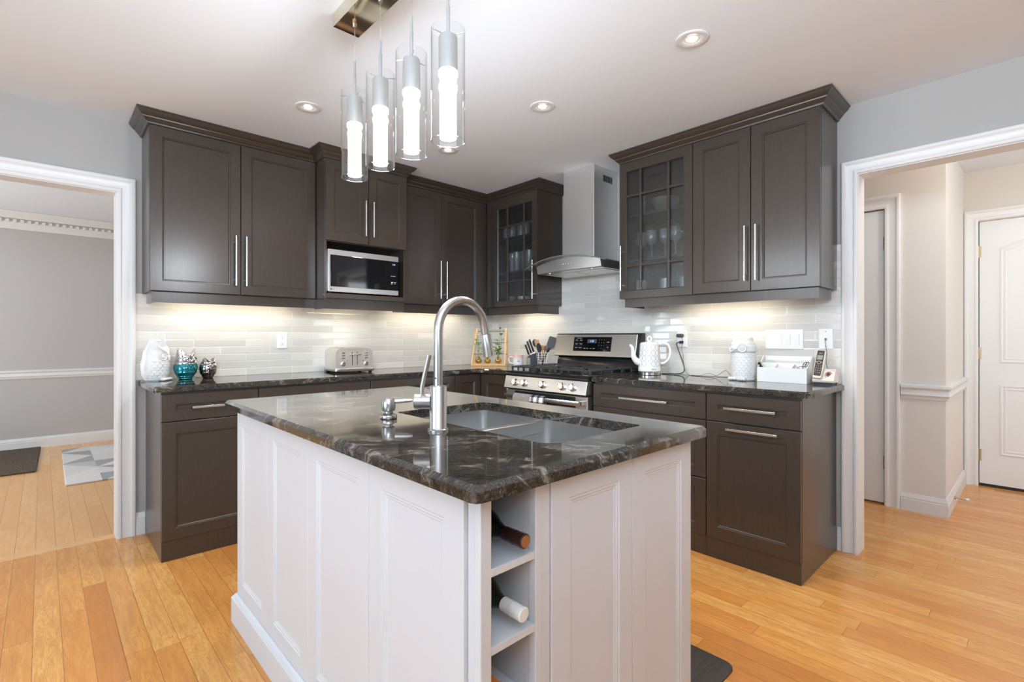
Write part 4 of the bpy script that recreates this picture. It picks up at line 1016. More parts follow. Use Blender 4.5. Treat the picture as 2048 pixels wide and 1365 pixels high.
# hood
hd = thing('range_hood', 'stainless chimney range hood with a curved glass canopy', 'range hood', (-0.2, -1.305, 1.655))
mb = MB(B0); mb.box(1.162, 1.452, 1.752, 2.4295, 0.001, 0.284); ch = mb.build('chimney', M['steel_v'], hd, smooth=0, bevel=0.002)
mb = MB(FA(-1.4525))
for k in range(8): mb.box(-0.172 + k * 0.0145, -0.163 + k * 0.0145, 2.325, 2.372, 0.0, 0.0006)
mb.build('vent_slots', M['gap'], ch, smooth=0)
UC, HWd = 1.302, 0.382
def arcz(u_, z0=1.75): return z0 - 0.062 * ((u_ - UC) / HWd) ** 2
def gedge(u_): return 0.497 - 0.03 * ((u_ - UC) / HWd) ** 2
mb = MB(B0); rings = []
for k in range(25):
    u_ = UC - HWd + 2 * HWd * k / 24; z = arcz(u_); w = gedge(u_)
    rings.append([(u_, z, 0.004), (u_, z, w), (u_, z + 0.006, w), (u_, z + 0.006, 0.004)])
mb.loops(rings); mb.build('glass_canopy', M['hood_glass'], hd, smooth=30)
mb = MB(B0); rings = []
for k in range(25):
    u_ = UC - HWd + 2 * HWd * k / 24; z = arcz(u_); w = gedge(u_)
    rings.append([(u_, z - 0.0004, w + 0.0003), (u_, z + 0.0064, w + 0.0003), (u_, z + 0.0064, w + 0.0016), (u_, z - 0.0004, w + 0.0016)])
mb.loops(rings); mb.build('glass_edge', M['ink_grey'], hd, smooth=30)
mb = MB(B0); rings = []
for k in range(25):
    u_ = 1.0 + 0.604 * k / 24; z = arcz(u_) - 0.001; zb = 1.655 + 0.000 * (u_ - 1.3); wf_ = 0.402 + 0.015 * math.sin(PI * k / 24)
    rings.append([(u_, zb + 0.012, 0.002), (u_, zb, 0.02), (u_, zb, wf_ - 0.004), (u_, zb + 0.004, wf_), (u_, z, wf_ + 0.012), (u_, z, 0.002)])
mb.loops(rings); hb = mb.build('body', M['steel'], hd, smooth=30)
mb = MB(B0)
for k in range(5): mb.lathe((1.255 + k * 0.022, 1.705, 0.4215 - k * 0.0), [(0.0055, -0.002), (0.0055, 0.003), (0.004, 0.0045)], 14, 'z')
mb.build('buttons', M['steel_light'], hb)
for a, b_ in ((1.03, 1.295), (1.309, 1.574)):
    mb = MB(B0); ringsr(mb, a, b_, 0, 0, []) if False else None
    rings = [[(a + i, 1.6545 - d_, 0.06 + i), (b_ - i, 1.6545 - d_, 0.06 + i), (b_ - i, 1.6545 - d_, 0.33 - i), (a + i, 1.6545 - d_, 0.33 - i)] for i, d_ in ((0, 0), (0, 0.003), (0.01, 0.003), (0.012, 0.001))]
    mb.loops(rings); mb.build('filter', M['steel_v'], hb, smooth=0)
for u_ in (1.1, 1.5):
    mb = MB(B0); mb.lathe((u_, 1.6545, 0.365), [(0.024, 0.0), (0.024, -0.003), (0.018, -0.004), (0.001, -0.002)], 20, 'y'); mb.build('lamp', M['steel_light'], hb)

# microwave
mw = thing('microwave', 'stainless microwave with dark glass door in the cabinet niche', 'microwave', (-1.56, -0.25, 1.4635))
mb = MB(A0); mb.box(-1.812, -1.302, 1.476, 1.748, 0.06, 0.43); mb.build('body', M['black'], mw, smooth=0, bevel=0.003)
mb = MB(A0)
for u_ in (-1.79, -1.33):
    for w in (0.1, 0.4): mb.lathe((u_, 1.4632, w), [(0.012, 0), (0.012, 0.0125)], 12, 'y')
mb.build('feet', M['rubber'], mw)
def rr2(u0, u1, v0, v1, r, w): return [(x, y, w) for x, y in arc(u1 - r, v1 - r, r, 0, 90, 4) + arc(u0 + r, v1 - r, r, 90, 180, 4) + arc(u0 + r, v0 + r, r, 180, 270, 4) + arc(u1 - r, v0 + r, r, 270, 360, 4)]
mb = MB(A0); mb.loops([rr2(-1.822, -1.297, 1.4725, 1.756, 0.006, 0.4302), rr2(-1.822, -1.297, 1.4725, 1.756, 0.006, 0.448), rr2(-1.82, -1.299, 1.4745, 1.754, 0.006, 0.45)]); fr_ = mb.build('front', M['steel'], mw, smooth=25)
mb = MB(A0); mb.box(-1.8085, -1.2972, 1.5075, 1.719, 0.4485, 0.4512); mb.build('door_glass', M['black_gloss'], mw, smooth=0, bevel=0.0008)
mb = text_mb('1:18', 0.014, A0 @ Matrix.Translation((-1.338, 1.695, 0.4514)), depth=0.0002); mb.build('clock_digits', M['blue_disp'], mw, smooth=0)
mb = MB(A0); mb.box(-1.362, -1.322, 1.6105, 1.6125, 0.4512, 0.4516); mb.lathe((-1.352, 1.565, 0.4512), [(0.006, 0), (0.006, 0.0004)], 12)
text_mb('START', 0.009, A0 @ Matrix.Translation((-1.329, 1.566, 0.4514)), mb, depth=0.0002); text_mb('+30', 0.008, A0 @ Matrix.Translation((-1.329, 1.557, 0.4514)), mb, depth=0.0002); text_mb('STOP', 0.006, A0 @ Matrix.Translation((-1.354, 1.553, 0.4514)), mb, depth=0.0002)
mb.build('keypad_marks', M['ink_white'], mw, smooth=0)
mb = MB(A0); mb.lathe((-1.802, 1.4905, 0.45), [(0.0062, 0), (0.0062, 0.0004)], 18); text_mb('LG', 0.012, A0 @ Matrix.Translation((-1.784, 1.4905, 0.4502)), mb, depth=0.0002)
text_mb('NeoChef', 0.0085, A0 @ Matrix.Translation((-1.40, 1.4905, 0.4502)), mb, depth=0.0002) if False else None
mb.build('badge', M['ink_grey'], mw, smooth=0)

# ================================================================== LIGHT FITTINGS
PX = -2.317
pf = thing('pendant_light', 'four clear glass cylinder pendants hanging from one polished ceiling plate', 'pendant light', (PX, -2.163, H))
mb = MB(); mb.box(PX - 0.053, PX + 0.053, -2.543, -1.783, 2.381, 2.4295); mb.build('canopy', M['canopy'], pf, smooth=0, bevel=0.0015)
for k, (y, zb) in enumerate(((-1.859, 1.786), (-2.06, 1.779), (-2.265, 1.768), (-2.467, 1.754))):
    mb = MB(); mb.tube([(PX, y, zb + 0.45), (PX + 0.001, y, zb + 0.52), (PX, y, 2.381)], 0.0018, 8); mb.lathe((PX, y, 0), [(0.008, 2.365), (0.009, 2.3805)], 12)
    mb.build('cord', M['glass'] if False else M['steel_light'], pf)
    mb = MB(); mb.lathe((PX, y, zb), [(0.0055, 0.312), (0.0055, 0.40), (0.0042, 0.402), (0.0042, 0.45), (0.002, 0.452)], 14)
    mb.build('stem', M['socket'], pf)
    mb = MB(); mb.lathe((PX, y, zb), [(0.027, 0.208), (0.028, 0.209), (0.028, 0.306), (0.026, 0.3105), (0.01, 0.312), (0.001, 0.312)], 32, cap0=True)
    sk_ = mb.build('socket', M['socket'], pf)
    a = 0.4 + k * 0.9
    for j in range(3):
        aa = a + j * 2 * PI / 3
        mb = MB(); mb.tube([(PX + 0.006 * math.cos(aa), y + 0.006 * math.sin(aa), zb + 0.3135), (PX + 0.054 * math.cos(aa), y + 0.054 * math.sin(aa), zb + 0.3135)], 0.0016, 8); mb.build('pin', M['chrome'], sk_)
    mb = MB(); mb.lathe((PX, y, zb), [(0.001, 0.008), (0.024, 0.008), (0.025, 0.01), (0.025, 0.19)], 28); mb.build('crystal_lamp', M['crystal'], pf)
    mb = MB(); mb.lathe((PX, y, zb), [(0.025, 0.1905), (0.0285, 0.193), (0.0285, 0.206), (0.026, 0.2075)], 28); mb.build('glowing_ring', M['led'], pf)
    mb = MB(); mb.lathe((PX, y, zb), [(0.0505, 0.0), (0.0507, 0.33), (0.0490, 0.33), (0.0488, 0.0), (0.0505, 0.0)], 48, cap0=False, cap1=False); mb.build('glass_shade', M['glass'], pf, recalc=False)
    mb = MB(); mb.tube([(PX + 0.0497 * math.cos(2 * PI * j / 48), y + 0.0497 * math.sin(2 * PI * j / 48), zb) for j in range(48)], 0.0007, 6, closed=True); mb.build('shade_rim', M['glass'], pf)
    l = bpy.data.lights.new('pendant_glow', 'POINT'); l.energy = 9.0; l.shadow_soft_size = 0.04; l.color = (0.88, 0.94, 1.0)
    lo = bpy.data.objects.new('pendant_glow', l); lo.parent = pf; lo.location = (0, y + 2.163, zb - 0.03 - H); COL.objects.link(lo)

def downlight(x, y, label, power=26):
    t = thing('recessed_light', label, 'ceiling light', (x, y, H), 'recessed ceiling lights')
    mb = MB(); mb.lathe((x, y, H), [(0.066, -0.0005), (0.066, -0.004), (0.062, -0.006), (0.040, -0.003), (0.034, -0.0015), (0.034, -0.0005)], 40, cap0=False, cap1=False); mb.build('trim_ring', M['trim'], t)
    mb = MB(); mb.lathe((x, y, H), [(0.0345, -0.0008), (0.026, -0.0012), (0.001, -0.0012)], 32, cap0=False); mb.build('lens', M['trim'], t)
    mb = MB(); mb.lathe((x, y, H), [(0.001, -0.0052), (0.018, -0.0048), (0.0215, -0.0014)], 32, cap0=False); mb.build('bulb', M['bulb'], t)
    l = bpy.data.lights.new('downlight', 'SPOT'); l.energy = power; l.spot_size = math.radians(125); l.spot_blend = 0.7; l.shadow_soft_size = 0.04; l.color = (1.0, 0.97, 0.93)
    lo = bpy.data.objects.new('downlight', l); lo.parent = t; lo.location = (0, 0, -0.015); COL.objects.link(lo)
downlight(-1.2, -2.665, 'large recessed ceiling light nearest the right doorway')
downlight(-2.137, -0.927, 'recessed ceiling light left of the pendants')
downlight(-1.209, -1.81, 'recessed ceiling light in the middle, right of the pendants')
downlight(-1.209, -0.94, 'small far recessed ceiling light below the rightmost pendant')
for (x, y, z, p) in ((-3.6, -5.2, 2.40, 14), (-5.0, -1.0, 2.40, 8)):   # unseen downlights without fixtures, added outside the view for more light
    l = bpy.data.lights.new('downlight', 'SPOT'); l.energy = p; l.spot_size = math.radians(130); l.spot_blend = 0.8; l.shadow_soft_size = 0.04; l.color = (1.0, 0.93, 0.84)
    lo = bpy.data.objects.new('downlight', l); lo.location = (x, y, z); COL.objects.link(lo)
l = bpy.data.lights.new('hall_fill_light', 'POINT'); l.energy = 16; l.shadow_soft_size = 0.12; l.color = (1.0, 0.93, 0.85)
l.energy = 21; lo = bpy.data.objects.new('hall_fill_light', l); lo.location = (0.42, -4.0, 2.3); COL.objects.link(lo)  # unseen point light added to brighten the hall walls; no fixture modelled

# ================================================================== WALL PLATES AND CORDS
def plate(label, F, u0, u1, v0, v1, cat='outlet', nm='wall_outlet'):
    t = thing(nm, label, cat, tuple(F @ Vector(((u0 + u1) / 2, (v0 + v1) / 2, 0.008))))
    mb = MB(F); ringsr(mb, u0, u1, v0, v1, [((0, 0), 0.0082), ((0, 0), 0.0105), ((0.003, 0.003), 0.013)]); mb.build('plate', M['white_plastic'], t, smooth=20); return t
def receptacle(t, F, u, v):
    mb = MB(F); mb.box(u - 0.0165, u + 0.0165, v - 0.014, v + 0.014, 0.0128, 0.0142); r_ = mb.build('receptacle', M['white_plastic'], t, smooth=0, bevel=0.001)
    mb = MB(F); mb.box(u - 0.008, u - 0.0065, v - 0.002, v + 0.006, 0.0141, 0.0144); mb.box(u + 0.0065, u + 0.008, v - 0.002, v + 0.006, 0.0141, 0.0144); mb.lathe((u, v - 0.008, 0.0141), [(0.0025, 0), (0.0025, 0.0003)], 10); mb.build('slots', M['ink_dark'], r_, smooth=0)
t = plate('white duplex wall outlet on the tiles left of the toaster', A0, -2.0, -1.93, 1.091, 1.205)
receptacle(t, A0, -1.965, 1.169); receptacle(t, A0, -1.965, 1.127)
t = plate('white wall outlet with two plugs, right of the kettle', B0, 1.955, 2.028, 1.101, 1.215)
receptacle(t, B0, 1.9915, 1.178); receptacle(t, B0, 1.9915, 1.136)
t = plate('wide white four-gang switch plate above the desk organizer', B0, 2.533, 2.738, 1.099, 1.215, 'light switch', 'switch_plate')
for k in range(4):
    u = 2.564 + k * 0.046
    mb = MB(B0)
    if k == 0: mb.box(u - 0.008, u + 0.008, 1.124, 1.19, 0.0128, 0.0142)
    else: ringsr(mb, u - 0.0165, u + 0.0165, 1.124, 1.19, [((0, 0), 0.0128), ((0.0008, 0.0008), 0.0142), ((0.003, 0.003), 0.0142), ((0.0035, 0.0035), 0.0134)])
    g_ = mb.build('dimmer' if k == 0 else 'rocker_frame', M['white_plastic'], t, smooth=0)
    if k:
        mb = MB(B0); mb.loops([[(u - 0.012, 1.131, 0.0135), (u + 0.012, 1.131, 0.0135), (u + 0.012, 1.183, 0.0135), (u - 0.012, 1.183, 0.0135)], [(u - 0.012, 1.131, 0.0142), (u + 0.012, 1.131, 0.0142), (u + 0.012, 1.183, 0.0185), (u - 0.012, 1.183, 0.0185)]]); mb.build('rocker', M['white_plastic'], t, smooth=0)
mb = MB(B0)
for k in range(4):
    for v in (1.11, 1.204): mb.lathe((2.564 + k * 0.046, v, 0.0128), [(0.003, 0), (0.0025, 0.0008)], 10)
mb.build('screws', M['white_plastic'], t)
t = plate('white telephone jack plate above the cordless phone', B0, 2.816, 2.886, 1.103, 1.218, 'phone jack', 'phone_jack')
mb = MB(B0); mb.box(2.843, 2.859, 1.153, 1.168, 0.0128, 0.0165); mb.build('jack', M['white_plastic'], t, smooth=0)
mb = MB(B0); mb.lathe((2.851, 1.118, 0.0128), [(0.003, 0), (0.0025, 0.0008)], 10); mb.lathe((2.851, 1.203, 0.0128), [(0.003, 0), (0.0025, 0.0008)], 10); mb.build('screws', M['ink_grey'], t)

def bez(pts, n=8):
    """catmull-rom through points"""
    P_ = [Vector(p) for p in pts]; P_ = [P_[0] * 2 - P_[1]] + P_ + [P_[-1] * 2 - P_[-2]]; out_ = []
    for i in range(1, len(P_) - 2):
        for k in range(n):
            t = k / n; a, b, c_, d = P_[i - 1:i + 3]
            out_.append(0.5 * ((2 * b) + (c_ - a) * t + (2 * a - 5 * b + 4 * c_ - d) * t * t + (3 * b - a - 3 * c_ + d) * t ** 3))
    out_.append(P_[-2]); return out_
# kettle cord: plug in lower socket, hangs down, runs along the counter to the kettle base
t = thing('kettle_cord', 'thick grey kettle power cord plugged into the lower socket', 'cord', tuple(B0 @ Vector((1.99, 1.136, 0.02))))
mb = MB(B0); mb.loops([[(1.9915 + a, 1.136 + b, 0.0148) for a, b in ((-.013, -.010), (.013, -.010), (.013, .010), (-.013, .010))], [(1.9915 + a, 1.136 + b, 0.04) for a, b in ((-.010, -.007), (.010, -.007), (.010, .007), (-.010, .007))]]); mb.build('plug', M['rubber'], t, bevel=0.003)
mb = MB(B0); mb.tube(bez([(1.9915, 1.136, 0.04), (1.978, 1.132, 0.052), (1.972, 1.115, 0.045), (1.99, 1.05, 0.035), (2.012, 0.985, 0.03), (2.02, 0.945, 0.035), (2.00, 0.925, 0.045), (1.94, 0.9195, 0.06), (1.88, 0.9192, 0.08)]), 0.0036, 10); mb.build('cable', M['cord_grey'], t)
t = thing('phone_charger', 'small grey charger plugged into the upper socket with a thin wire', 'charger', tuple(B0 @ Vector((1.985, 1.178, 0.02))))
mb = MB(B0); mb.tube([(1.962, 1.181, 0.0325), (1.966, 1.181, 0.0325), (2.008, 1.181, 0.0325), (2.012, 1.181, 0.0325)], [0.006, 0.0115, 0.0115, 0.006], 16); mb.box(1.98, 2.002, 1.172, 1.19, 0.0148, 0.026); mb.build('body', M['cord_grey'], t, bevel=0.002)
mb = MB(B0); mb.tube(bez([(2.003, 1.17, 0.035), (2.006, 1.13, 0.032), (1.998, 1.09, 0.03), (2.008, 1.05, 0.028), (2.01, 1.0, 0.028), (2.022, 0.95, 0.03), (2.06, 0.9175, 0.05), (2.1, 0.9168, 0.08), (2.14, 0.9168, 0.07), (2.20, 0.935, 0.05), (2.26, 0.9168, 0.05), (2.31, 0.9168, 0.03)]), 0.0012, 6); mb.build('wire', M['black'], t)
t = thing('charging_cable', 'thin black cable standing in a loop left of the owl jar', 'cord', tuple(B0 @ Vector((2.3, 0.918, 0.06))))
mb = MB(B0); mb.tube(bez([(2.09, 0.917, 0.065), (2.16, 0.9168, 0.09), (2.235, 0.917, 0.1), (2.275, 0.93, 0.09), (2.315, 0.962, 0.07), (2.335, 0.938, 0.06), (2.36, 0.9168, 0.04), (2.4, 0.9168, 0.025)]), 0.0012, 6); mb.build('wire', M['black'], t)
t = thing('telephone_line', 'black phone line hanging from the jack to the cordless base', 'cord', tuple(B0 @ Vector((2.851, 1.16, 0.017))))
mb = MB(B0); mb.tube(bez([(2.851, 1.16, 0.018), (2.853, 1.14, 0.03), (2.86, 1.08, 0.03), (2.857, 1.03, 0.03), (2.865, 0.99, 0.028), (2.872, 0.96, 0.032)]), 0.0014, 8); mb.build('line', M['black'], t)
mb = MB(B0); mb.box(2.8465, 2.8555, 1.155, 1.165, 0.0166, 0.022); mb.build('clip', M['ink_grey'], t, smooth=0)

# ================================================================== FLOOR TEXTILES
mb = MB(); R_ = round_poly([(-3.9, 2.4), (-3.22, 2.27), (-3.2, 3.5), (-3.9, 3.5)], [0.02] * 4, 2) if False else [(-4.25, 2.33), (-3.235, 2.285), (-3.205, 3.56), (-4.22, 3.565)]
mb.loops([[(x, y, 0.001) for x, y in R_], [(x, y, 0.016) for x, y in R_]]); single(mb.build('door_mat', M['rug_dark'], bevel=0.004, smooth=0), 'dark brown bristly door mat at the far left in the dining room', 'mat', (-3.7, 2.9, 0))
R_ = [(-3.062, 1.562), (-2.2, 1.555), (-2.19, 3.2), (-3.052, 3.206)]
mb = MB(); mb.loops([[(x, y, 0.001) for x, y in R_], [(x, y, 0.014) for x, y in R_]]); single(mb.build('area_rug', M['rug_geo'], bevel=0.004, smooth=0), 'pale rug with grey triangle pattern beside the white door casing', 'rug', (-2.6, 2.4, 0))
mb = MB(); R_ = arc(-1.475, -2.80, 0.045, 90, 0, 5)[::-1] + arc(-1.795, -2.80, 0.045, 180, 90, 5)[::-1] if False else None
ol = arc(-1.475, -2.89, 0.045, 270, 360, 5)
y0_, y1_ = -2.935, -1.9
ol = arc(-1.80 + .04, y1_ - .04, .04, 90, 180, 5) + arc(-1.80 + .04, y0_ + .04, .04, 180, 270, 5) + arc(-1.405 - .04, y0_ + .04, .04, 270, 360, 5) + arc(-1.405 - .04, y1_ - .04, .04, 0, 90, 5)
mb.loops([[(x, y, 0.001) for x, y in ol], [(x, y, 0.007) for x, y in ol], [(x, y, 0.013) for x, y in offset_poly(ol, -0.012)]]); single(mb.build('kitchen_mat', M['mat_striped'], smooth=30), 'dark striped anti-fatigue kitchen mat on the floor right of the island', 'mat', (-1.6, -2.4, 0))

# ================================================================== THINGS ON THE COUNTERS
def surf(mb, fn, nu=48, nv=32, cap=True):
    """closed surface of revolution-like grid: fn(u in 0..2pi, t in 0..1) -> (x, y, z)"""
    mb.loops([[fn(2 * PI * i / nu, j / nv) for i in range(nu)] for j in range(nv + 1)], True, cap, cap)
def interp(tab, t):
    for (a, ra), (b, rb) in zip(tab, tab[1:]):
        if t <= b:
            s = (t - a) / (b - a); s = s * s * (3 - 2 * s); return ra + (rb - ra) * s
    return tab[-1][1]
def ring_eye(mb, c, n, r, layers=3):
    """concentric raised eye on a body: c centre, n outward direction"""
    n = Vector(n).normalized(); a = n.cross(Vector((0, 0, 1))).normalized(); b = a.cross(n)
    c = Vector(c)
    prof = [(1.0, -0.10), (1.0, 0.10), (0.86, 0.20), (0.72, 0.12), (0.66, 0.04), (0.52, 0.06), (0.50, 0.16), (0.36, 0.22), (0.26, 0.12), (0.2, 0.14), (0.12, 0.3), (0.01, 0.34)]
    mb.loops([[tuple(c + (a * math.cos(2 * PI * k / 28) + b * math.sin(2 * PI * k / 28)) * r * q + n * r * h_) for k in range(28)] for q, h_ in prof])

def feather(u_, row, cells):
    k = math.floor(row); b = row - k; a = (u_ * cells / (2 * PI) + 0.5 * (k % 2)) % 1.0 - 0.5
    inside = b > 0.92 * (1 - math.sqrt(max(0.0, 1 - 4 * a * a)))
    return (1 - b * 0.5) if inside else (0.5 - b * 0.5)
# --- large white owl: looks toward +x / the range
def owl(xf, tab, hgt, ear, ear_x, brow, scale_n, scale_d, sc_from, sc_to, squash=0.92, tail=0.0):
    """body of an owl with a low domed head and two pointed ears; front is -y local"""
    def fn(u_, t):
        if t < 0.8: t2 = t / 0.8; r = interp(tab, t2); z = hgt * t2
        else:
            q = (t - 0.8) / 0.2 * PI / 2 * 0.985; t2 = 1; r = tab[-1][1] * math.cos(q); z = hgt + brow * math.sin(q)
        x = r * math.cos(u_); y = r * math.sin(u_) * squash
        if sc_from < t2 < sc_to and scale_n:
            r2 = 1 + scale_d * feather(u_, t2 * scale_n, max(8, int(scale_n * 1.35))) / max(0.01, r); x *= r2; y *= r2
        c_ = abs(math.cos(u_ + (0.25 if math.cos(u_) > 0 else -0.25))); w = math.exp(-((t - 0.81) / 0.06) ** 2) * max(0, (c_ - 0.55) / 0.45) ** 2.0
        z += ear * w; x *= 1 + 0.10 * w
        return (x, y, z)
    return fn
T_ = (-2.711, -0.112, CT + 0.0004)
ow = thing('owl_figurine', 'large glossy white ceramic owl at the left end of the counter', 'owl figurine', T_, 'owl figurines')
X = RZ(T_, 58)
tab = [(0, 0.052), (0.05, 0.060), (0.25, 0.071), (0.45, 0.074), (0.62, 0.072), (0.75, 0.069), (0.85, 0.066), (0.93, 0.063), (1.0, 0.058)]
mb = MB(X); surf(mb, owl(X, tab, 0.186, 0.060, 0.012, 0.008, 12, 0.004, 0.08, 0.62), 192, 150); mb.build('body', M['matte_ceramic'], ow, smooth=60)
for sg in (-1, 1):
    mb = MB(X); ring_eye(mb, (sg * 0.032, -0.054, 0.142), (sg * 0.5, -1, 0.1), 0.027); mb.build('eye', M['matte_ceramic'], ow, smooth=60)
    mb = MB(X)       # wing: a flat shield lying on the flank, pointing down and back
    rr_ = []
    for j in range(9):
        t = j / 8; z = 0.018 + 0.105 * t; wd = 0.040 * math.sin(PI * min(1, 0.12 + t * 0.8)) ** 0.7; yc = 0.030 - 0.022 * t; rb = interp(tab, z / 0.195)
        row = []
        for k in range(12):
            a_ = 2 * PI * k / 12; yy = yc + wd * math.cos(a_); xx = rb * math.sqrt(max(0.05, 1 - (yy / (rb * 0.93)) ** 2)) + 0.004 * math.sin(a_) + 0.001
            row.append((sg * xx, yy, z))
        rr_.append(row)
    mb.loops(rr_)
    mb.build('wing', M['matte_ceramic'], ow, smooth=60)
    mb = MB(X)
    for j in range(3): mb.sphere((sg * 0.026 + (j - 1) * 0.016, -0.058, 0.009), 0.009, 0.017, 0.009, 14, 8)
    mb.build('foot', M['matte_ceramic'], ow)
mb = MB(X); mb.tube([(0, -0.058, 0.152), (0, -0.072, 0.138), (0, -0.072, 0.12), (0, -0.064, 0.112)], [0.006, 0.0085, 0.006, 0.0015], 12); mb.build('beak', M['matte_ceramic'], ow)
mb = MB(X)
for sg in (-1, 1):
    mb.tube(bez([(0, -0.064, 0.153), (sg * 0.02, -0.060, 0.171), (sg * 0.042, -0.044, 0.192), (sg * 0.056, -0.014, 0.226)]), 0.0055, 10)
mb.build('brow', M['matte_ceramic'], ow)

T_ = (-2.561, -0.112, CT + 0.0004)
ow = thing('owl_figurine', 'teal metallic owl with a silver head, between the white and the small owl', 'owl figurine', T_, 'owl figurines')
X = RZ(T_, 22)
tab = [(0, 0.034), (0.03, 0.038), (0.06, 0.037), (0.12, 0.042), (0.3, 0.056), (0.48, 0.061), (0.62, 0.059), (0.8, 0.055), (0.92, 0.051), (1.0, 0.046)]
f_ = owl(X, tab, 0.150, 0.036, 0.010, 0.008, 13, 0.005, 0.08, 0.62)
mb = MB(X); surf(mb, lambda a, t: f_(a, t * 0.496), 192, 110); mb.build('body', M['teal'], ow, smooth=60)
mb = MB(X); surf(mb, lambda a, t: f_(a, 0.4965 + t * 0.5035), 128, 60); hd_ = mb.build('head', M['silver'], ow, smooth=60)
for sg in (-1, 1):
    mb = MB(X); ring_eye(mb, (sg * 0.025, -0.046, 0.117), (sg * 0.5, -1, 0.05), 0.021); mb.build('eye', M['silver'], hd_, smooth=60)
mb = MB(X); mb.tube([(0, -0.049, 0.117), (0, -0.058, 0.108), (0, -0.055, 0.097)], [0.004, 0.006, 0.001], 10); mb.build('beak', M['silver'], hd_)

T_ = (-2.44, -0.10, CT + 0.0004)
ow = thing('owl_figurine', 'small dark chrome owl with pale eyes, rightmost of the three owls', 'owl figurine', T_, 'owl figurines')
X = RZ(T_, 36)
tab = [(0, 0.026), (0.03, 0.03), (0.1, 0.034), (0.35, 0.048), (0.55, 0.051), (0.75, 0.048), (0.9, 0.042), (1.0, 0.034)]
mb = MB(X); surf(mb, owl(X, tab, 0.104, 0.02, 0.012, 0.006, 0, 0, 0, 0), 96, 60); mb.build('body', M['bronze'], ow, smooth=60)
for sg in (-1, 1):
    mb = MB(X); ring_eye(mb, (sg * 0.022, -0.039, 0.082), (sg * 0.5, -1, 0.15), 0.018); mb.build('eye', M['silver'], ow, smooth=60)
    mb = MB(X); mb.tube([(sg * 0.006, -0.041, 0.096), (sg * 0.026, -0.026, 0.108), (sg * 0.042, -0.012, 0.132)], [0.006, 0.007, 0.0015], 10); mb.build('brow', M['silver'], ow)
mb = MB(X); mb.tube([(0, -0.044, 0.088), (0, -0.054, 0.078), (0, -0.050, 0.07)], [0.004, 0.005, 0.001], 10); mb.build('beak', M['silver'], ow)

# --- toaster
T_ = (-1.545, -0.165, CT)
to = thing('toaster', 'brushed steel four-slice toaster with two levers on the back counter', 'toaster', T_)
X = RZ(T_, -8)
def tprof(w, h_, r):
    return [(-w, 0.0)] + [(-w + r - r * math.cos(a * PI / 2 / 6), h_ - r + r * math.sin(a * PI / 2 / 6)) for a in range(7)] + [(w - r + r * math.sin(a * PI / 2 / 6), h_ - r + r * math.cos(a * PI / 2 / 6)) for a in range(7)] + [(w, 0.0)]
mb = MB(X)
rings = []
for y, k in ((-0.138, 0.0), (-0.134, 0.004), (-0.125, 0.006), (0.125, 0.006), (0.134, 0.004), (0.138, 0)):
    rings.append([(x * (1 + k), y, 0.026 + z * (1 + k)) for x, z in tprof(0.133, 0.15, 0.042)])
mb.loops(rings); mb.build('shell', M['toaster_steel'], to, smooth=30)
mb = MB(X); o_ = [(x, y) for x, y in arc(0.118, 0.112, 0.028, 0, 90) + arc(-0.118, 0.112, 0.028, 90, 180) + arc(-0.118, -0.122, 0.028, 180, 270) + arc(0.118, -0.122, 0.028, 270, 360)]
mb.loops([[(x, y, 0.012) for x, y in o_], [(x * 1.01, y * 1.01, 0.014) for x, y in o_], [(x * 1.01, y * 1.01, 0.03) for x, y in o_], [(x * 0.97, y * 0.97, 0.034) for x, y in o_]]); mb.build('base', M['steel'], to, smooth=40)
mb = MB(X)
for sx in (-1, 1):
    for sy in (-1, 1): mb.lathe((sx * 0.12, sy * 0.115, 0), [(0.011, 0.0005), (0.013, 0.013)], 14)
mb.build('feet', M['rubber'], to)
for x in (-0.075, -0.03, 0.03, 0.075):
    mb = MB(X); mb.box(x - 0.011, x + 0.011, -0.085, 0.085, 0.174, 0.1772); mb.build('slot', M['gap'], to, smooth=0)
XF = X @ FA(-0.1385)
for sx in (-1, 1):
    mb = MB(XF); mb.box(sx * 0.018 - 0.0018, sx * 0.018 + 0.0018, 0.055, 0.148, 0, 0.0012); mb.build('lever_slot', M['gap'], to, smooth=0)
    mb = MB(XF); mb.box(sx * 0.02 - 0.02, sx * 0.02 + 0.02, 0.126, 0.134, 0.001, 0.02); mb.build('lever', M['steel_light'], to, bevel=0.003)
    mb = MB(XF); mb.lathe((sx * 0.082, 0.064, 0), [(0.017, 0), (0.0165, 0.004), (0.014, 0.005), (0.013, 0.016), (0.011, 0.018), (0.001, 0.018)], 24); mb.build('dial', M['steel_light'], to)
    mb = MB(XF)
    for v in (0.142, 0.124, 0.106): mb.box(sx * 0.082 - 0.013, sx * 0.082 + 0.013, v - 0.004, v + 0.004, 0, 0.003)
    mb.lathe((sx * 0.058, 0.088, 0), [(0.005, 0), (0.004, 0.003)], 12); mb.build('buttons', M['steel_light'], to, bevel=0.001)

# --- leaves
def leaf(mb, p, d, up, L, W, droop=0.25, n=6):
    p, d, up = Vector(p), Vector(d).normalized(), Vector(up)
    s = d.cross(up).normalized(); nn = s.cross(d).normalized(); rows = []
    for k in range(n + 1):
        t = k / n; w = W * math.sin(PI * min(1, t * 0.97 + 0.03)) ** 0.8 * (1 - 0.35 * t); c = p + d * L * t - Vector((0, 0, 1)) * droop * L * t * t
        rows.append([c - s * w + nn * w * 0.35, c, c + s * w + nn * w * 0.35])
    base_ = [[mb.av(q) for q in r] for r in rows]
    for a, b in zip(base_, base_[1:]):
        for k in range(2): mb.af((a[k], a[k + 1], b[k + 1], b[k]))
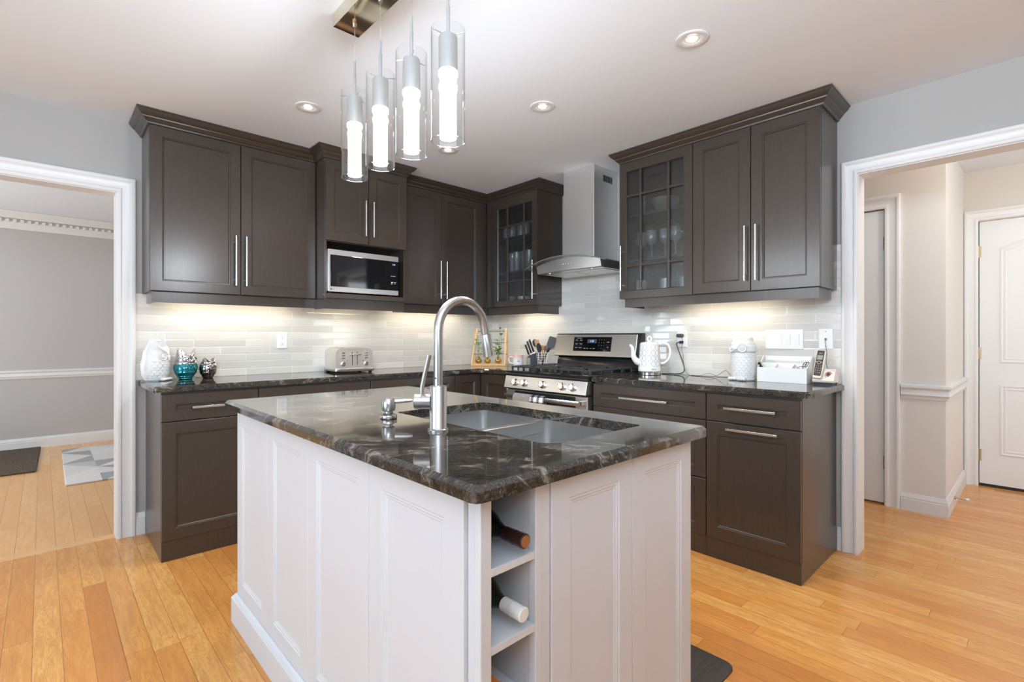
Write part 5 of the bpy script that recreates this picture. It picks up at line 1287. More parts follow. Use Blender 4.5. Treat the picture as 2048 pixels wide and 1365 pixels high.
# --- bamboo stand with glass bulb vases in the corner
SA = -43.3
T_ = (-0.305, -0.30, CT)
st = thing('plant_stand', 'small bamboo ladder stand with thin black rods in the counter corner', 'plant stand', T_)
X = RZ(T_, SA)
mb = MB(X); mb.box(-0.15, 0.152, -0.062, 0.045, 0.0006, 0.021); mb.build('base', M['bamboo'], st, smooth=0, bevel=0.002)
for x0, x1 in ((-0.146, -0.098), (0.146, 0.158)):
    mb = MB(X); a = [Vector((x0, -0.05, 0.021)), Vector((x1, 0.006, 0.335))]
    s = 0.007; mb.loops([[tuple(a[0] + Vector(q)) for q in ((-s, -s, 0), (s, -s, 0), (s, s, 0), (-s, s, 0))], [tuple(a[1] + Vector(q)) for q in ((-s, -s, 0), (s, -s, 0), (s, s, 0), (-s, s, 0))]]); mb.build('front_post', M['bamboo'], st, smooth=0)
for x0, x1 in ((-0.13, -0.118), (0.172, 0.168)):
    mb = MB(X); s = 0.007; a = [Vector((x0, 0.06, 0.0006)), Vector((x1, 0.018, 0.31))]
    mb.loops([[tuple(a[0] + Vector(q)) for q in ((-s, -s, 0), (s, -s, 0), (s, s, 0), (-s, s, 0))], [tuple(a[1] + Vector(q)) for q in ((-s, -s, 0), (s, -s, 0), (s, s, 0), (-s, s, 0))]]); mb.build('rear_post', M['bamboo'], st, smooth=0)
for z in (0.105, 0.205, 0.307):
    t = (z - 0.02) / 0.315
    mb = MB(X); mb.tube([(-0.146 + 0.048 * t - 0.012, -0.05 + 0.056 * t, z), (0.17, -0.05 + 0.056 * t, z)], 0.0022, 8); mb.build('rod', M['black'], st)
for k, (x, y, lab, hgt) in enumerate(((-0.085, -0.028, 'left glass bulb vase with variegated leaves, beside the front bamboo post', 0.30), (-0.004, -0.03, 'glass bulb vase mostly hidden behind the faucet head', 0.12), (0.09, -0.028, 'right glass bulb vase with bright green shoots on the bamboo stand', 0.30))):
    W_ = X @ Vector((x, y, 0.0215)); v_ = thing('bulb_vase', lab, 'vase', tuple(W_), 'glass bulb vases on the bamboo stand')
    XV = RZ(tuple(W_), SA)
    mb = MB(XV); mb.lathe((0, 0, 0), [(0.012, 0.0), (0.023, 0.006), (0.031, 0.02), (0.03, 0.033), (0.02, 0.046), (0.013, 0.052), (0.015, 0.06), (0.0138, 0.06), (0.0118, 0.052), (0.019, 0.045), (0.0288, 0.032), (0.0298, 0.02), (0.022, 0.007), (0.011, 0.0015)], 28); mb.build('glass_bulb', M['bulb_vase'], v_, recalc=False)
    mb = MB(XV); mb.lathe((0, 0, 0), [(0.010, 0.002), (0.021, 0.0075), (0.0285, 0.02), (0.0275, 0.031), (0.001, 0.0312)], 24)
    mb.build('water', M['bulb_vase'], v_, recalc=False)
    rnd = random.Random(k * 5 + 2); stems = MB(XV); lv1 = MB(XV); lv2 = MB(XV)
    for j in range((3, 2, 5)[k]):
        a = rnd.uniform(0, 6.28); top = Vector((math.cos(a) * rnd.uniform(.01, .035), math.sin(a) * 0.015, hgt * (0.35, 0.62, 0.8, 1.0, 0.5)[j] + 0.03))
        pts = bez([(0, 0, 0.012), (0.003 * math.cos(a), 0.003 * math.sin(a), 0.06), tuple(top * 0.6 + Vector((0.012 * math.sin(j), 0, 0))), tuple(top)], 5)
        stems.tube(pts, 0.0013, 6)
        for q in range(2, len(pts), 2):
            b = a + q * 2.1; p = pts[q]
            if p.z < 0.075: continue
            tgt = lv2 if (k != 2 and (q + j) % 3) or (k == 2 and p.z > 0.16 and q % 2) else lv1
            leaf(tgt, p, (math.cos(b), math.sin(b) * 0.7, 0.55), (0, 0, 1), rnd.uniform(0.042, 0.066), rnd.uniform(0.012, 0.019), 0.35)
    if k == 2:
        for j in range(12):
            b = j * 0.55; leaf(lv1, (0.0, 0, 0.085 + 0.003 * j), (math.cos(b), math.sin(b) * 0.6, 0.7), (0, 0, 1), 0.066, 0.0085, 0.4)
    stems.build('stems', M['stem'], v_)
    if lv1.v: lv1.build('leaves', M['leaf'], v_, smooth=0, recalc=False)
    if lv2.v: lv2.build('pale_leaves', M['leaf2'], v_, smooth=0, recalc=False)

# --- mug
T_ = (-0.19, -0.563, CT + 0.0004)
mg = thing('mug', 'pink and white glazed mug with a small flower drawing, left of the knife block', 'mug', T_)
X = RZ(T_, SA)
mb = MB(X); mb.lathe((0, 0, 0), [(0.034, 0.0), (0.041, 0.004), (0.045, 0.012), (0.046, 0.03), (0.0465, 0.098), (0.045, 0.1), (0.0432, 0.098), (0.0425, 0.02), (0.035, 0.008), (0.001, 0.007)], 40); mb.build('cup', M['mug'], mg)
mb = MB(X); mb.tube(bez([(-0.044, 0, 0.082), (-0.07, 0, 0.083), (-0.082, 0, 0.06), (-0.07, 0, 0.032), (-0.044, 0, 0.026)]), 0.005, 12); mb.build('handle', M['mug'], mg)
mb = MB(X @ FA(-0.0468, 0, 0))
for a, b_, r in ((0.004, 0.045, 0.005), (-0.004, 0.049, 0.003), (0.012, 0.05, 0.003), (0.002, 0.06, 0.0025)): mb.lathe((a, b_, -0.0005 - abs(a) * 0.05), [(r, 0), (r * 0.6, 0.0006)], 12)
mb.build('flower_print', M['ink_grey'], mg)
mb = MB(X); mb.lathe((0, 0, 0), [(0.001, 0.06), (0.042, 0.061)], 24, cap1=False); mb.build('soil', M['wood_dark'], mg)
mb = MB(X)
for k in range(6): leaf(mb, (0.002 * k - 0.005, 0, 0.06), (math.cos(k * 1.1) * 0.3, math.sin(k * 1.1) * 0.3, 1), (math.cos(k), math.sin(k), 0), 0.085 - 0.006 * k, 0.0065, 0.05)
mb.build('seedling', M['leaf2'], mg, smooth=0, recalc=False)

# --- knife block with three knives in view
T_ = (-0.15, -0.70, CT + 0.0004)
kb = thing('knife_block', 'dark slanted knife block with a steel plate, left of the utensil basket', 'knife block', T_)
X = RZ(T_, -80)      # local -y faces the camera side, leans back to local +x...
X = RZ(T_, SA)
prof = [(-0.05, 0.0), (-0.05, 0.078), (-0.028, 0.102), (0.042, 0.128), (0.06, 0.10), (0.06, 0.0)]
mb = MB(X); mb.loops([[(x, y, z) for x, z in prof] for y in (-0.048, 0.05)]); mb.build('block', M['black'], kb, smooth=0, bevel=0.003)
mb = MB(X); mb.box(-0.0512, -0.0503, -0.044, 0.046, 0.004, 0.078); mb.box(-0.0503, -0.022, -0.0492, -0.0484, 0.0, 0.08); mb.build('steel_plate', M['steel_dark'], kb, smooth=0)
for k, (x, y, z, L) in enumerate(((-0.03, -0.02, 0.098, 0.098), (-0.008, 0.0, 0.108, 0.118), (0.014, 0.018, 0.116, 0.125))):
    dv = Vector((-0.36, -0.03, 1)).normalized(); p = Vector((x, y, z)); W_ = X @ p
    kn = thing('kitchen_knife', ('shortest black-handled knife, lowest in the knife block', 'middle black-handled knife in the knife block', 'tallest black-handled knife at the back of the knife block')[k], 'knife', tuple(W_), 'knives in the block')
    mb = MB(X); s_ = Vector((dv.z, 0, -dv.x)) * 0.0085; q_ = Vector((0, 0.0065, 0)); rr_ = []
    for t, w in ((0.10, 0.8), (0.2, 1.0), (0.5, 0.85), (0.8, 1.0), (0.96, 1.05), (1.0, 0.8)):
        c_ = p + dv * L * t; rr_.append([tuple(c_ + s_ * w * a + q_ * w * b_) for a, b_ in ((-1, -.6), (-.6, -1), (.6, -1), (1, -.6), (1, .6), (.6, 1), (-.6, 1), (-1, .6))])
    mb.loops(rr_); mb.build('handle', M['black'], kn, smooth=50)
    mb = MB(X); rr_ = [[tuple(p + dv * L * t + s_ * 0.8 * a + q_ * 0.6 * b_) for a, b_ in ((-1, -1), (1, -1), (1, 1), (-1, 1))] for t in (0.01, 0.095)]
    mb.loops(rr_); mb.build('bolster', M['steel_light'], kn, smooth=0)

# --- utensil basket
T_ = (-0.155, -0.822, CT + 0.0004)
ub = thing('utensil_basket', 'tapered white wire utensil basket behind the range grates', 'utensil holder', T_)
X = RZ(T_, 0)
def br(z): return 0.038 + 0.014 * z / 0.125
mb = MB(X)
for z in (0.004, 0.024, 0.044, 0.064, 0.084, 0.104, 0.125): mb.tube([(br(z) * math.cos(2 * PI * k / 32), br(z) * math.sin(2 * PI * k / 32), z) for k in range(32)], 0.0013, 6, closed=True)
for k in range(12):
    a = 2 * PI * k / 12; mb.tube([(br(z) * math.cos(a), br(z) * math.sin(a), z) for z in (0.003, 0.125)], 0.0014 if k % 3 else 0.0026, 6)
mb.build('wire_frame', M['white_plastic'], ub)
mb = MB(X); mb.lathe((0, 0, 0), [(0.034, 0.0), (0.036, 0.002), (0.036, 0.03), (0.034, 0.03), (0.034, 0.004), (0.001, 0.004)], 28); mb.build('inner_cup', M['white_ceramic'], ub)
def utensil(name, label, mat, base_, top, head, hm=None):
    """stick from base_ to top (basket coordinates), then a head built by head(mb, frame)"""
    W_ = X @ Vector(base_); t = thing(name, label, 'kitchen utensil', tuple(W_), 'utensils in the wire basket')
    b, p = Vector(base_), Vector(top); d = (p - b).normalized()
    mb = MB(X); mb.tube([b, b.lerp(p, 0.5), p], [0.0055, 0.005, 0.004], 10); mb.build('handle', M[mat], t)
    cam_dir = Vector((-math.sin(0.7555), -math.cos(0.7555), 0)); s = d.cross(cam_dir).normalized(); n = s.cross(d).normalized()
    if n.dot(cam_dir) < 0: n = -n
    F = X @ Matrix(((s.x, d.x, n.x, p.x), (s.y, d.y, n.y, p.y), (s.z, d.z, n.z, p.z), (0, 0, 0, 1)))
    mb = MB(F); head(mb); mb.build('head', M[hm or mat], t, smooth=40)
def ladle_head(mb): mb.loops([[(0.024 * q * math.cos(2 * PI * k / 24), 0.03 + 0.034 * q * math.sin(2 * PI * k / 24), h_) for k in range(24)] for q, h_ in ((0.05, -0.014), (0.5, -0.011), (0.9, -0.002), (1, 0.004), (0.94, 0.004), (0.5, -0.008), (0.05, -0.011))])
def turner(mb): mb.loops([[(-0.012, -0.005, z), (0.012, -0.005, z), (0.019, 0.03, z), (0.02, 0.065, z), (-0.02, 0.072, z), (-0.019, 0.03, z)] for z in (-0.0025, 0.0025)])
def slotted(mb):
    mb.loops([[(0.021 * math.cos(2 * PI * k / 20), 0.032 + 0.04 * math.sin(2 * PI * k / 20), z) for k in range(20)] for z in (-0.002, 0.001)])
    for k in range(4): mb.tube([(-0.014, 0.012 + k * 0.013, 0.004), (0, 0.016 + k * 0.013, 0.007), (0.014, 0.012 + k * 0.013, 0.004)], 0.0022, 6)
def bigspat(mb): mb.loops([[(-0.01, 0.0, z), (0.01, 0.0, z), (0.036, 0.035, z), (0.036, 0.1, z), (0.02, 0.118, z), (-0.03, 0.112, z), (-0.036, 0.1, z), (-0.03, 0.03, z)] for z in (-0.0015, 0.0015)])
def spoon(mb): mb.sphere((0, 0.02, 0), 0.013, 0.024, 0.004)
cr = Vector((math.cos(0.7555), -math.sin(0.7555), 0)); cf = Vector((math.sin(0.7555), math.cos(0.7555), 0))
def cb(a, b, z): return tuple(cr * a + cf * b + Vector((0, 0, z)))
utensil('ladle', 'grey ladle standing tallest at the left of the utensil basket', 'cord_grey', cb(0.006, 0.012, 0.01), cb(-0.05, 0.025, 0.175), ladle_head)
utensil('wooden_turner', 'orange-brown wooden turner in front of the grey ladle', 'wood_tool', cb(0.006, 0.0, 0.01), cb(-0.035, 0.01, 0.165), turner)
utensil('pasta_server', 'black slotted pasta server below the wooden turner', 'black', cb(0.004, -0.012, 0.01), cb(-0.024, -0.018, 0.135), slotted)
utensil('wooden_spoon', 'pale wooden spoon upright at the centre of the basket', 'wood_tool', cb(0.004, 0.018, 0.01), cb(0.002, 0.03, 0.145), spoon)
utensil('wooden_spoon', 'darker wooden spoon beside the pale one, nearer the range', 'wood_dark', cb(-0.002, 0.02, 0.01), cb(0.02, 0.03, 0.14), spoon)
utensil('spatula', 'large dark grey spatula leaning right over the range backguard', 'cord_grey', cb(-0.012, 0.008, 0.01), cb(0.05, 0.03, 0.15), bigspat)
utensil('tongs', 'black handled tongs leaning at the right rim of the basket', 'black', cb(-0.016, -0.006, 0.01), cb(0.036, -0.02, 0.13), spoon)

# --- kettle
T_ = (-0.19, -1.848, CT + 0.0004)
kt = thing('electric_kettle', 'white ceramic electric kettle with grey lattice pattern right of the range', 'kettle', T_)
X = RZ(T_, -49)      # spout toward local -x (left in the photo), handle toward +x
def kr(z): return 0.0730 - (z - 0.05) / 0.165 * 0.0105
mb = MB(X); mb.lathe((0, 0, 0), [(0.068, 0.0225), (0.0745, 0.026), (0.0745, 0.05), (0.0730, 0.056), (kr(0.1), 0.1), (kr(0.16), 0.16), (kr(0.207), 0.207), (0.061, 0.213), (0.057, 0.215)], 56)
mb.mi = 1
def q_pt(a, z, e=0.0006):
    r = kr(z) + e; return (r * math.cos(a), r * math.sin(a), z)
cols_, cw, chh = 14, 2 * PI / 14, 0.037
def lobe(ca, cz):
    pts = []
    wz, wa = chh * 0.5, cw * 0.5
    for k in range(32):
        t = 2 * PI * k / 32; rr_ = 0.80 + 0.20 * abs(math.cos(2 * t)) ** 0.7
        pts.append(q_pt(ca + wa * rr_ * math.cos(t), cz + wz * rr_ * math.sin(t)))
    return pts
for row in range(8):
    for c_ in range(14):
        cz = 0.076 + row * chh / 2 + 0.0
        if row % 2 == 0: ca = c_ * cw
        else: continue
        if cz + chh / 2 < 0.206: mb.tube(lobe(ca, cz), 0.0007, 4, closed=True)
mb.build('body', [M['white_ceramic'], M['lattice']], kt, smooth=40)
mb = MB(X); mb.lathe((0, 0, 0), [(0.074, 0.0), (0.0765, 0.002), (0.0765, 0.014), (0.0745, 0.0155), (0.0745, 0.018), (0.0765, 0.0195), (0.074, 0.022)], 48); mb.build('heating_base', M['steel_light'], kt)
mb = MB(X); mb.lathe((0, 0, 0), [(0.0575, 0.2155), (0.056, 0.219), (0.03, 0.224), (0.001, 0.225)], 40); ld = mb.build('lid', M['white_ceramic'], kt)
mb = MB(X); mb.tube([(0.0 + 0.013 * math.cos(2 * PI * k / 24), 0, 0.243 + 0.0165 * math.sin(2 * PI * k / 24)) for k in range(24)], 0.0055, 12, closed=True); mb.build('knob', M['white_ceramic'], ld)
mb = MB(X); pts = bez([(-0.06, 0, 0.085), (-0.082, 0, 0.09), (-0.103, 0, 0.118), (-0.108, 0, 0.155), (-0.116, 0, 0.187), (-0.133, 0, 0.203)], 6); n_ = len(pts)
mb.tube(pts, [0.034 - 0.026 * (i / (n_ - 1)) ** 0.55 for i in range(n_)], 18); mb.build('spout', M['white_ceramic'], kt)
mb = MB(X); mb.tube(bez([(0.062, 0, 0.205), (0.09, 0, 0.214), (0.125, 0, 0.198), (0.137, 0, 0.15), (0.122, 0, 0.1), (0.09, 0, 0.077), (0.071, 0, 0.078)], 6), 0.0085, 14); mb.build('handle', M['white_ceramic'], kt)
mb = MB(X); mb.box(0.074, 0.095, -0.006, 0.006, 0.046, 0.052); mb.build('switch', M['steel_light'], kt, bevel=0.002)
mb = text_mb('BELLA', 0.0115, X @ Matrix.Rotation(math.radians(14), 4, 'Z') @ FA(-0.0747, 0, 0.04), depth=0.0002); mb.build('lettering', M['ink_dark'], kt, smooth=0)

# --- owl jar
T_ = (-0.165, -2.462, CT + 0.0004)
oj = thing('owl_jar', 'white ceramic owl cookie jar with separate head lid beside the desk organizer', 'jar', T_)
X = RZ(T_, -101)
tab = [(0, 0.058), (0.04, 0.064), (0.3, 0.069), (0.6, 0.070), (0.85, 0.068), (1.0, 0.066)]
def jb(u_, t):
    r = interp(tab, t)
    if 0.03 < t < 0.95: r += 0.0028 * feather(u_, t * 11, 16)
    return (r * math.cos(u_), r * math.sin(u_) * 0.95, 0.165 * t)
mb = MB(X); surf(mb, jb, 192, 120); mb.build('jar_body', M['matte_ceramic'], oj, smooth=60)
tab2 = [(0, 0.069), (0.12, 0.075), (0.5, 0.073), (0.8, 0.067), (1.0, 0.054)]
jh0 = owl(X, tab2, 0.066, 0.022, 0, 0.006, 0, 0, 0, 0, 0.93)
def jh(u_, t):
    x, y, z = jh0(u_, t); return (x, y, z + 0.1655)
mb = MB(X); surf(mb, jh, 96, 50); ld = mb.build('head_lid', M['matte_ceramic'], oj, smooth=60)
for sg in (-1, 1):
    mb = MB(X); ring_eye(mb, (sg * 0.033, -0.062, 0.192), (sg * 0.45, -1, 0.0), 0.027); mb.build('eye', M['matte_ceramic'], ld, smooth=60)
mb = MB(X); mb.tube([(0, -0.066, 0.197), (0, -0.078, 0.185), (0, -0.075, 0.17)], [0.005, 0.007, 0.001], 10); mb.build('beak', M['matte_ceramic'], ld)
mb = MB(X)
for sg in (-1, 1):
    for j in range(3): mb.sphere((sg * 0.03 + (j - 1) * 0.016, -0.063, 0.0105), 0.009, 0.014, 0.0105, 14, 8)
mb.build('feet', M['matte_ceramic'], oj)

# --- desk organizer with contents
OU0, OU1, OW0, OW1 = 2.545, 2.803, 0.055, 0.178
og = thing('desk_organizer', 'white embossed desk organizer with four compartments on the right counter', 'desk organizer', tuple(B0 @ Vector(((OU0 + OU1) / 2, CT, 0.117))))
tk = 0.004; z0 = CT + 0.0006
mb = MB(B0); mb.box(OU0, OU1, z0, z0 + 0.004, OW0, OW1); mb.build('bottom', M['croc'], og, smooth=0)
mb = MB(B0); mb.box(OU0, OU1, z0 + 0.0041, CT + 0.083, OW1 - tk, OW1); mb.build('front_panel', M['croc'], og, smooth=0)
mb = MB(B0); mb.box(OU0, OU1, z0 + 0.0041, CT + 0.146, OW0, OW0 + tk); mb.build('rear_panel', M['croc'], og, smooth=0)
for u in (OU0, OU1 - tk):
    mb = MB(B0); pr_ = [(OW1 - tk - .0002, z0 + .0041), (OW1 - tk - .0002, CT + 0.083), (OW1 - 0.05, CT + 0.11), (OW0 + 0.03, CT + 0.146), (OW0 + tk + .0002, CT + 0.146), (OW0 + tk + .0002, z0 + .0041)]
    mb.loops([[(a, v, w) for w, v in pr_] for a in (u, u + tk)]); mb.build('side_panel', M['croc'], og, smooth=0)
mb = MB(B0); mb.box(OU0 + tk, OU1 - tk, z0 + .0041, CT + 0.108, 0.106, 0.109); mb.build('partition', M['croc'], og, smooth=0)
for u in (2.632, 2.722):
    mb = MB(B0); pr_ = [(OW1 - tk - .0002, z0 + .0041), (OW1 - tk - .0002, CT + 0.080), (0.1092, CT + 0.106), (0.1092, z0 + .0041)]; mb.loops([[(a, v, w) for w, v in pr_] for a in (u, u + 0.003)]); mb.build('divider', M['croc'], og, smooth=0)
mb = MB(B0); mb.box(2.565, 2.755, CT + 0.0052, CT + 0.122, 0.074, 0.083); t = mb.build('tablet', M['steel'], smooth=0, bevel=0.002); single(t, 'flat grey device standing in the back compartment of the organizer', 'tablet', tuple(B0 @ Vector((2.66, CT + 0.0052, 0.078))))
t = thing('eyeglasses', 'thin-rimmed eyeglasses hanging in the right front compartment of the organizer', 'eyeglasses', tuple(B0 @ Vector((2.752, CT + 0.08, 0.145))))
for c_ in (2.737, 2.765):
    mb = MB(B0); mb.tube([(c_ + 0.0125 * math.cos(2 * PI * k / 24), CT + 0.082 + 0.0125 * math.sin(2 * PI * k / 24), 0.15 - 0.003 * math.sin(2 * PI * k / 24)) for k in range(24)], 0.0012, 8, closed=True); mb.build('rim', M['ink_grey'], t)
mb = MB(B0); mb.tube([(2.7495, CT + 0.083, 0.15), (2.751, CT + 0.086, 0.15), (2.7525, CT + 0.083, 0.15)], 0.001, 6); mb.build('bridge', M['ink_grey'], t)
t = thing('scissors', 'black scissors leaning on the right side of the organizer', 'scissors', tuple(B0 @ Vector((2.785, CT + 0.08, 0.13))))
for o_ in (0, 0.009):
    mb = MB(B0); mb.tube([(2.782 + o_ + 0.0065 * math.cos(a_) - 0.008 * math.sin(a_) * -0.9, CT + 0.105 + 0.014 * math.sin(a_), 0.14 - o_) for a_ in [2 * PI * k / 20 for k in range(20)]], 0.0018, 8, closed=True); mb.build('grip', M['black'], t)
mb = MB(B0); mb.tube([(2.775, CT + 0.092, 0.138), (2.755, CT + 0.01, 0.128)], 0.003, 8); mb.build('blades', M['steel_light'], t)
t = thing('remote_control', 'black and white marker pens leaning out of the left compartment of the organizer', 'pens', tuple(B0 @ Vector((2.555, CT + 0.08, 0.14)))) if False else thing('stapler', 'black and white stapler leaning in the left front compartment of the organizer', 'stapler', tuple(B0 @ Vector((2.57, CT + 0.05, 0.145))))
F_ = B0 @ Matrix.Translation((2.566, CT + 0.06, 0.145)) @ Matrix.Rotation(math.radians(24), 4, 'Z')
mb = MB(F_); mb.box(-0.0065, 0.0065, -0.045, 0.054, -0.008, 0.008); mb.build('cover', M['black'], t, bevel=0.003)
mb = MB(F_); mb.box(-0.0125, -0.0075, -0.045, 0.05, -0.007, 0.007); mb.build('magazine', M['steel_light'], t, bevel=0.001)

# --- cordless phone and its base
PU0, PU1 = 2.822, 2.925
pb = thing('answering_machine', 'champagne answering machine base with a dark red round button', 'phone base', tuple(B0 @ Vector((2.87, CT, 0.1))))
tl = math.radians(33)
FPn = B0 @ Matrix.Translation((0, CT + 0.014, 0.150)) @ Matrix.Rotation(-tl, 4, 'X') @ Matrix.Translation((0, 0, 0))
mb = MB(B0); pr_ = [(0.152, CT + 0.012), (0.156, CT + 0.024), (0.118, CT + 0.083), (0.106, CT + 0.085), (0.066, CT + 0.03), (0.066, CT + 0.012)]
mb.loops([[(a, v, w) for w, v in pr_] for a in (PU0, PU0 + 0.003, PU1 - 0.003, PU1)]); mb.build('housing', M['phone_face'], pb, smooth=0, bevel=0.003)
mb = MB(B0); mb.box(PU0 + 0.006, PU1 - 0.006, CT + 0.0006, CT + 0.012, 0.07, 0.146); mb.build('stand', M['black'], pb, smooth=0)
v1 = Vector((0, 0.059, -0.038)).normalized(); n1 = Vector((0, 0.038, 0.059)).normalized(); o1 = Vector((2.896, CT + 0.0535, 0.1372))
FK = B0 @ Matrix(((1, v1.x, n1.x, o1.x), (0, v1.y, n1.y, o1.y), (0, v1.z, n1.z, o1.z), (0, 0, 0, 1)))
mb = MB(FK); mb.lathe((0, 0, 0), [(0.019, 0.0), (0.019, 0.001), (0.0105, 0.0015), (0.0105, 0.001)], 28); mb.build('control_ring', M['steel_light'], pb)
mb = MB(FK); mb.lathe((0, 0, 0), [(0.0098, 0.0012), (0.0095, 0.0035), (0.001, 0.004)], 24); mb.build('round_button', M['red_led'], pb)
mb = MB(FK)
for a in range(3): mb.box(0.008 + a * 0.006, 0.012 + a * 0.006, 0.026, 0.028, 0, 0.0008)
mb.build('small_buttons', M['ink_grey'], pb, smooth=0)
cp = thing('cordless_phone', 'dark brown cordless handset with grey screen standing in its base', 'telephone', tuple(B0 @ Vector((2.848, CT + 0.05, 0.15))))
v2 = Vector((0.055, 0.93, -0.36)).normalized(); n2 = Vector((0, 0.36, 0.93)).normalized(); u2 = v2.cross(n2).normalized(); n2 = u2.cross(v2)
o2 = Vector((2.847, CT + 0.04, 0.1565))
FH = B0 @ Matrix(((u2.x, v2.x, n2.x, o2.x), (u2.y, v2.y, n2.y, o2.y), (u2.z, v2.z, n2.z, o2.z), (0, 0, 0, 1)))
def rrw(w, h0, h1, r, z): return [(x, y, z) for x, y in arc(w - r, h1 - r, r, 0, 90, 4) + arc(-w + r, h1 - r, r, 90, 180, 4) + arc(-w + r, h0 + r, r, 180, 270, 4) + arc(w - r, h0 + r, r, 270, 360, 4)]
mb = MB(FH); mb.loops([rrw(0.0195, -0.006, 0.152, 0.006, -0.012), rrw(0.0215, -0.008, 0.154, 0.007, -0.006), rrw(0.0215, -0.008, 0.154, 0.007, 0.004), rrw(0.0195, -0.006, 0.152, 0.006, 0.008)]); mb.build('shell', M['phone_face'], cp, smooth=40)
mb = MB(FH); mb.loops([rrw(0.0175, 0.006, 0.15, 0.005, 0.0082), rrw(0.0175, 0.006, 0.15, 0.005, 0.0098)]); mb.build('face', M['phone_dark'], cp, smooth=30)
mb = MB(FH); mb.box(-0.0135, 0.0135, 0.097, 0.122, 0.0099, 0.0106); mb.build('screen', M['lcd'], cp, smooth=0)
mb = MB(FH); mb.tube([(0.0085 * math.cos(2 * PI * k / 24), 0.08 + 0.0085 * math.sin(2 * PI * k / 24), 0.0105) for k in range(24)], 0.0016, 6, closed=True); mb.build('navigation_ring', M['steel_light'], cp)
mb = MB()
for r_, row in enumerate((('1', '2', '3'), ('4', '5', '6'), ('7', '8', '9'), ('*', '0', '#'))):
    for c_, s in enumerate(row): text_mb(s, 0.0085, FH @ Matrix.Translation(((c_ - 1) * 0.0105, 0.061 - r_ * 0.0125, 0.0102)), mb, depth=0.0003)
text_mb('vtech', 0.0075, FH @ Matrix.Translation((0, 0.133, 0.0102)), mb, depth=0.0003)
for sx in (-1, 1): mb.xf = FH; mb.box(sx * 0.0135 - 0.0025, sx * 0.0135 + 0.0025, 0.082, 0.0845, 0.0099, 0.0104)
mb.build('key_legends', M['ink_white'], cp, smooth=0)

# ================================================================== CONTENTS OF THE GLASS CABINETS
def proto_glass(name, label, prof, mat, F, u, v, w, group, cat='glass'):
    L = F @ Vector((u, v, w)); mb = MB(Matrix.Translation(L)); mb.lathe((0, 0, 0), prof, 24); o = mb.build(name, M[mat], smooth=50, recalc=False)
    single(o, label, cat, tuple(L), group); return o
def row_of(o, F, spots, label, group):
    for k, (u, v, w) in enumerate(spots):
        c = o if k == 0 else o.copy()
        if k: COL.objects.link(c)
        c.location = F @ Vector((u, v, w)); c['label'] = label; c['group'] = group
tum = [(0.03, 0.0), (0.034, 0.003), (0.038, 0.11), (0.0365, 0.11), (0.032, 0.008), (0.001, 0.006)]
tall = [(0.028, 0.0), (0.031, 0.003), (0.034, 0.165), (0.0325, 0.165), (0.029, 0.008), (0.001, 0.006)]
wineg = [(0.032, 0.0), (0.032, 0.002), (0.006, 0.006), (0.0038, 0.012), (0.0038, 0.08), (0.01, 0.09), (0.03, 0.11), (0.038, 0.135), (0.036, 0.165), (0.031, 0.19), (0.0298, 0.19), (0.0345, 0.165), (0.0365, 0.135), (0.029, 0.112), (0.009, 0.093), (0.001, 0.091)]
bowlp = [(0.035, 0.0), (0.04, 0.004), (0.075, 0.05), (0.092, 0.09), (0.09, 0.091), (0.073, 0.053), (0.036, 0.009), (0.001, 0.007)]
g = proto_glass('tumbler', 'x', tum, 'tumbler', B0, 0.5, 2.0304, 0.2, 'x')
row_of(g, B0, [(0.43, 2.0304, 0.20), (0.52, 2.0304, 0.22), (0.605, 2.0304, 0.19), (0.69, 2.0304, 0.22), (0.79, 2.0304, 0.2)], 'clear tumbler on the top shelf of the corner glass cabinet', 'tumblers on the top shelf of the corner cabinet')
g = proto_glass('highball_glass', 'x', tall, 'tumbler', B0, 0.5, 1.7354, 0.2, 'x')
row_of(g, B0, [(0.50, 1.7354, 0.20), (0.58, 1.7354, 0.22), (0.655, 1.7354, 0.2), (0.73, 1.7354, 0.22), (0.81, 1.7354, 0.2)], 'tall clear glass on the middle shelf of the corner glass cabinet', 'tall glasses in the corner cabinet')
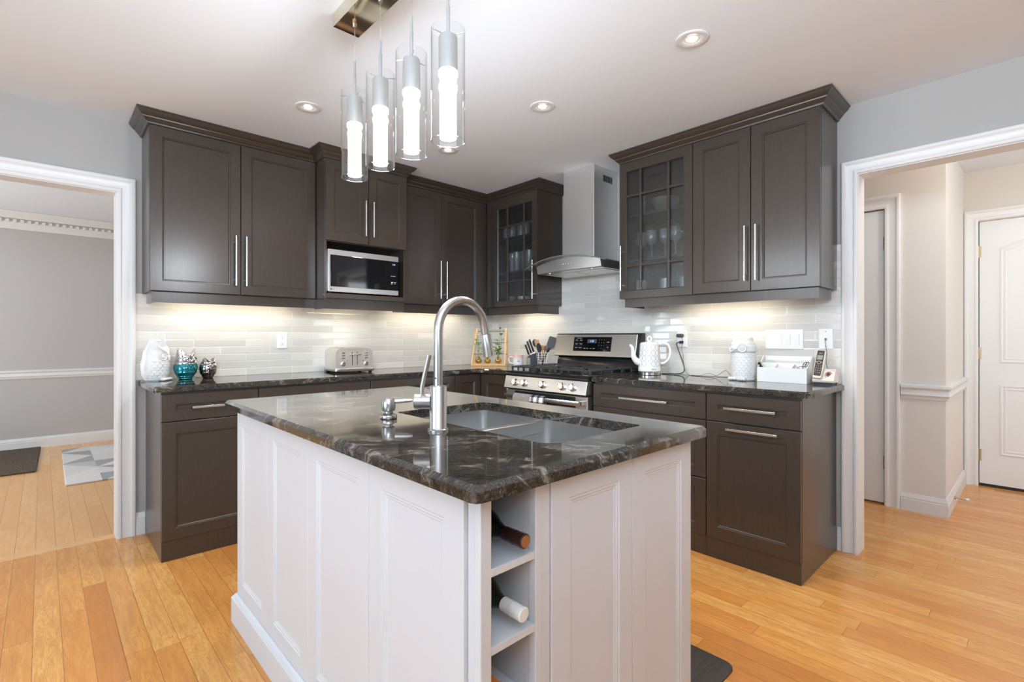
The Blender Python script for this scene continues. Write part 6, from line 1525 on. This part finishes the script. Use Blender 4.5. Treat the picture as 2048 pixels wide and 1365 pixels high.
g = proto_glass('wine_glass', 'x', wineg, 'tumbler', B0, 2.0, 1.7004, 0.2, 'x')
row_of(g, B0, [(1.78, 1.7004, 0.18), (1.87, 1.7004, 0.2), (1.96, 1.7004, 0.18), (2.045, 1.7004, 0.2), (2.13, 1.7004, 0.18)], 'wine glass on the middle shelf of the glass cabinet right of the hood', 'wine glasses right of the hood')
g = proto_glass('tumbler', 'x', tum, 'tumbler', B0, 1.8, 1.4484, 0.2, 'x')
row_of(g, B0, [(1.79, 1.4484, 0.2), (1.97, 1.4484, 0.19), (2.11, 1.4484, 0.2)], 'short glass at the bottom of the cabinet right of the hood', 'short glasses right of the hood')
proto_glass('glass_bowl', 'large clear glass bowl on the top shelf right of the hood', bowlp, 'tumbler', B0, 1.95, 2.0054, 0.16, 'glass bowls', 'bowl')
proto_glass('candlestick', 'slim glass candlestick on the top shelf left of the bowl', [(0.03, 0), (0.03, 0.005), (0.008, 0.012), (0.006, 0.07), (0.014, 0.09), (0.006, 0.105), (0.012, 0.14), (0.001, 0.142)], 'tumbler', B0, 1.795, 2.0054, 0.17, 'glass candlesticks', 'candlestick')
g = proto_glass('teacup', 'white patterned cup at the bottom of the corner glass cabinet', [(0.028, 0), (0.045, 0.01), (0.052, 0.07), (0.05, 0.07), (0.043, 0.013), (0.001, 0.008)], 'white_ceramic', B0, 0.64, 1.4484, 0.2, 'cups', 'cup')
mb = MB(B0); mb.box(0.485, 0.52, 1.4484, 1.525, 0.18, 0.22); single(mb.build('spice_box', M['label_paper'], smooth=0, bevel=0.001), 'small white carton at the bottom left of the corner glass cabinet', 'box', tuple(B0 @ Vector((0.5, 1.4484, 0.2))))
g = proto_glass('glass_jar', 'clear jar right of the patterned cup in the corner glass cabinet', [(0.035, 0), (0.04, 0.004), (0.04, 0.09), (0.03, 0.1), (0.03, 0.11), (0.001, 0.11)], 'tumbler', B0, 0.77, 1.4484, 0.2, 'jars', 'jar')
for o in list(COL.objects):
    if o.get('group') in ('glass bowls', 'glass candlesticks', 'cups', 'jars'): del o['group']
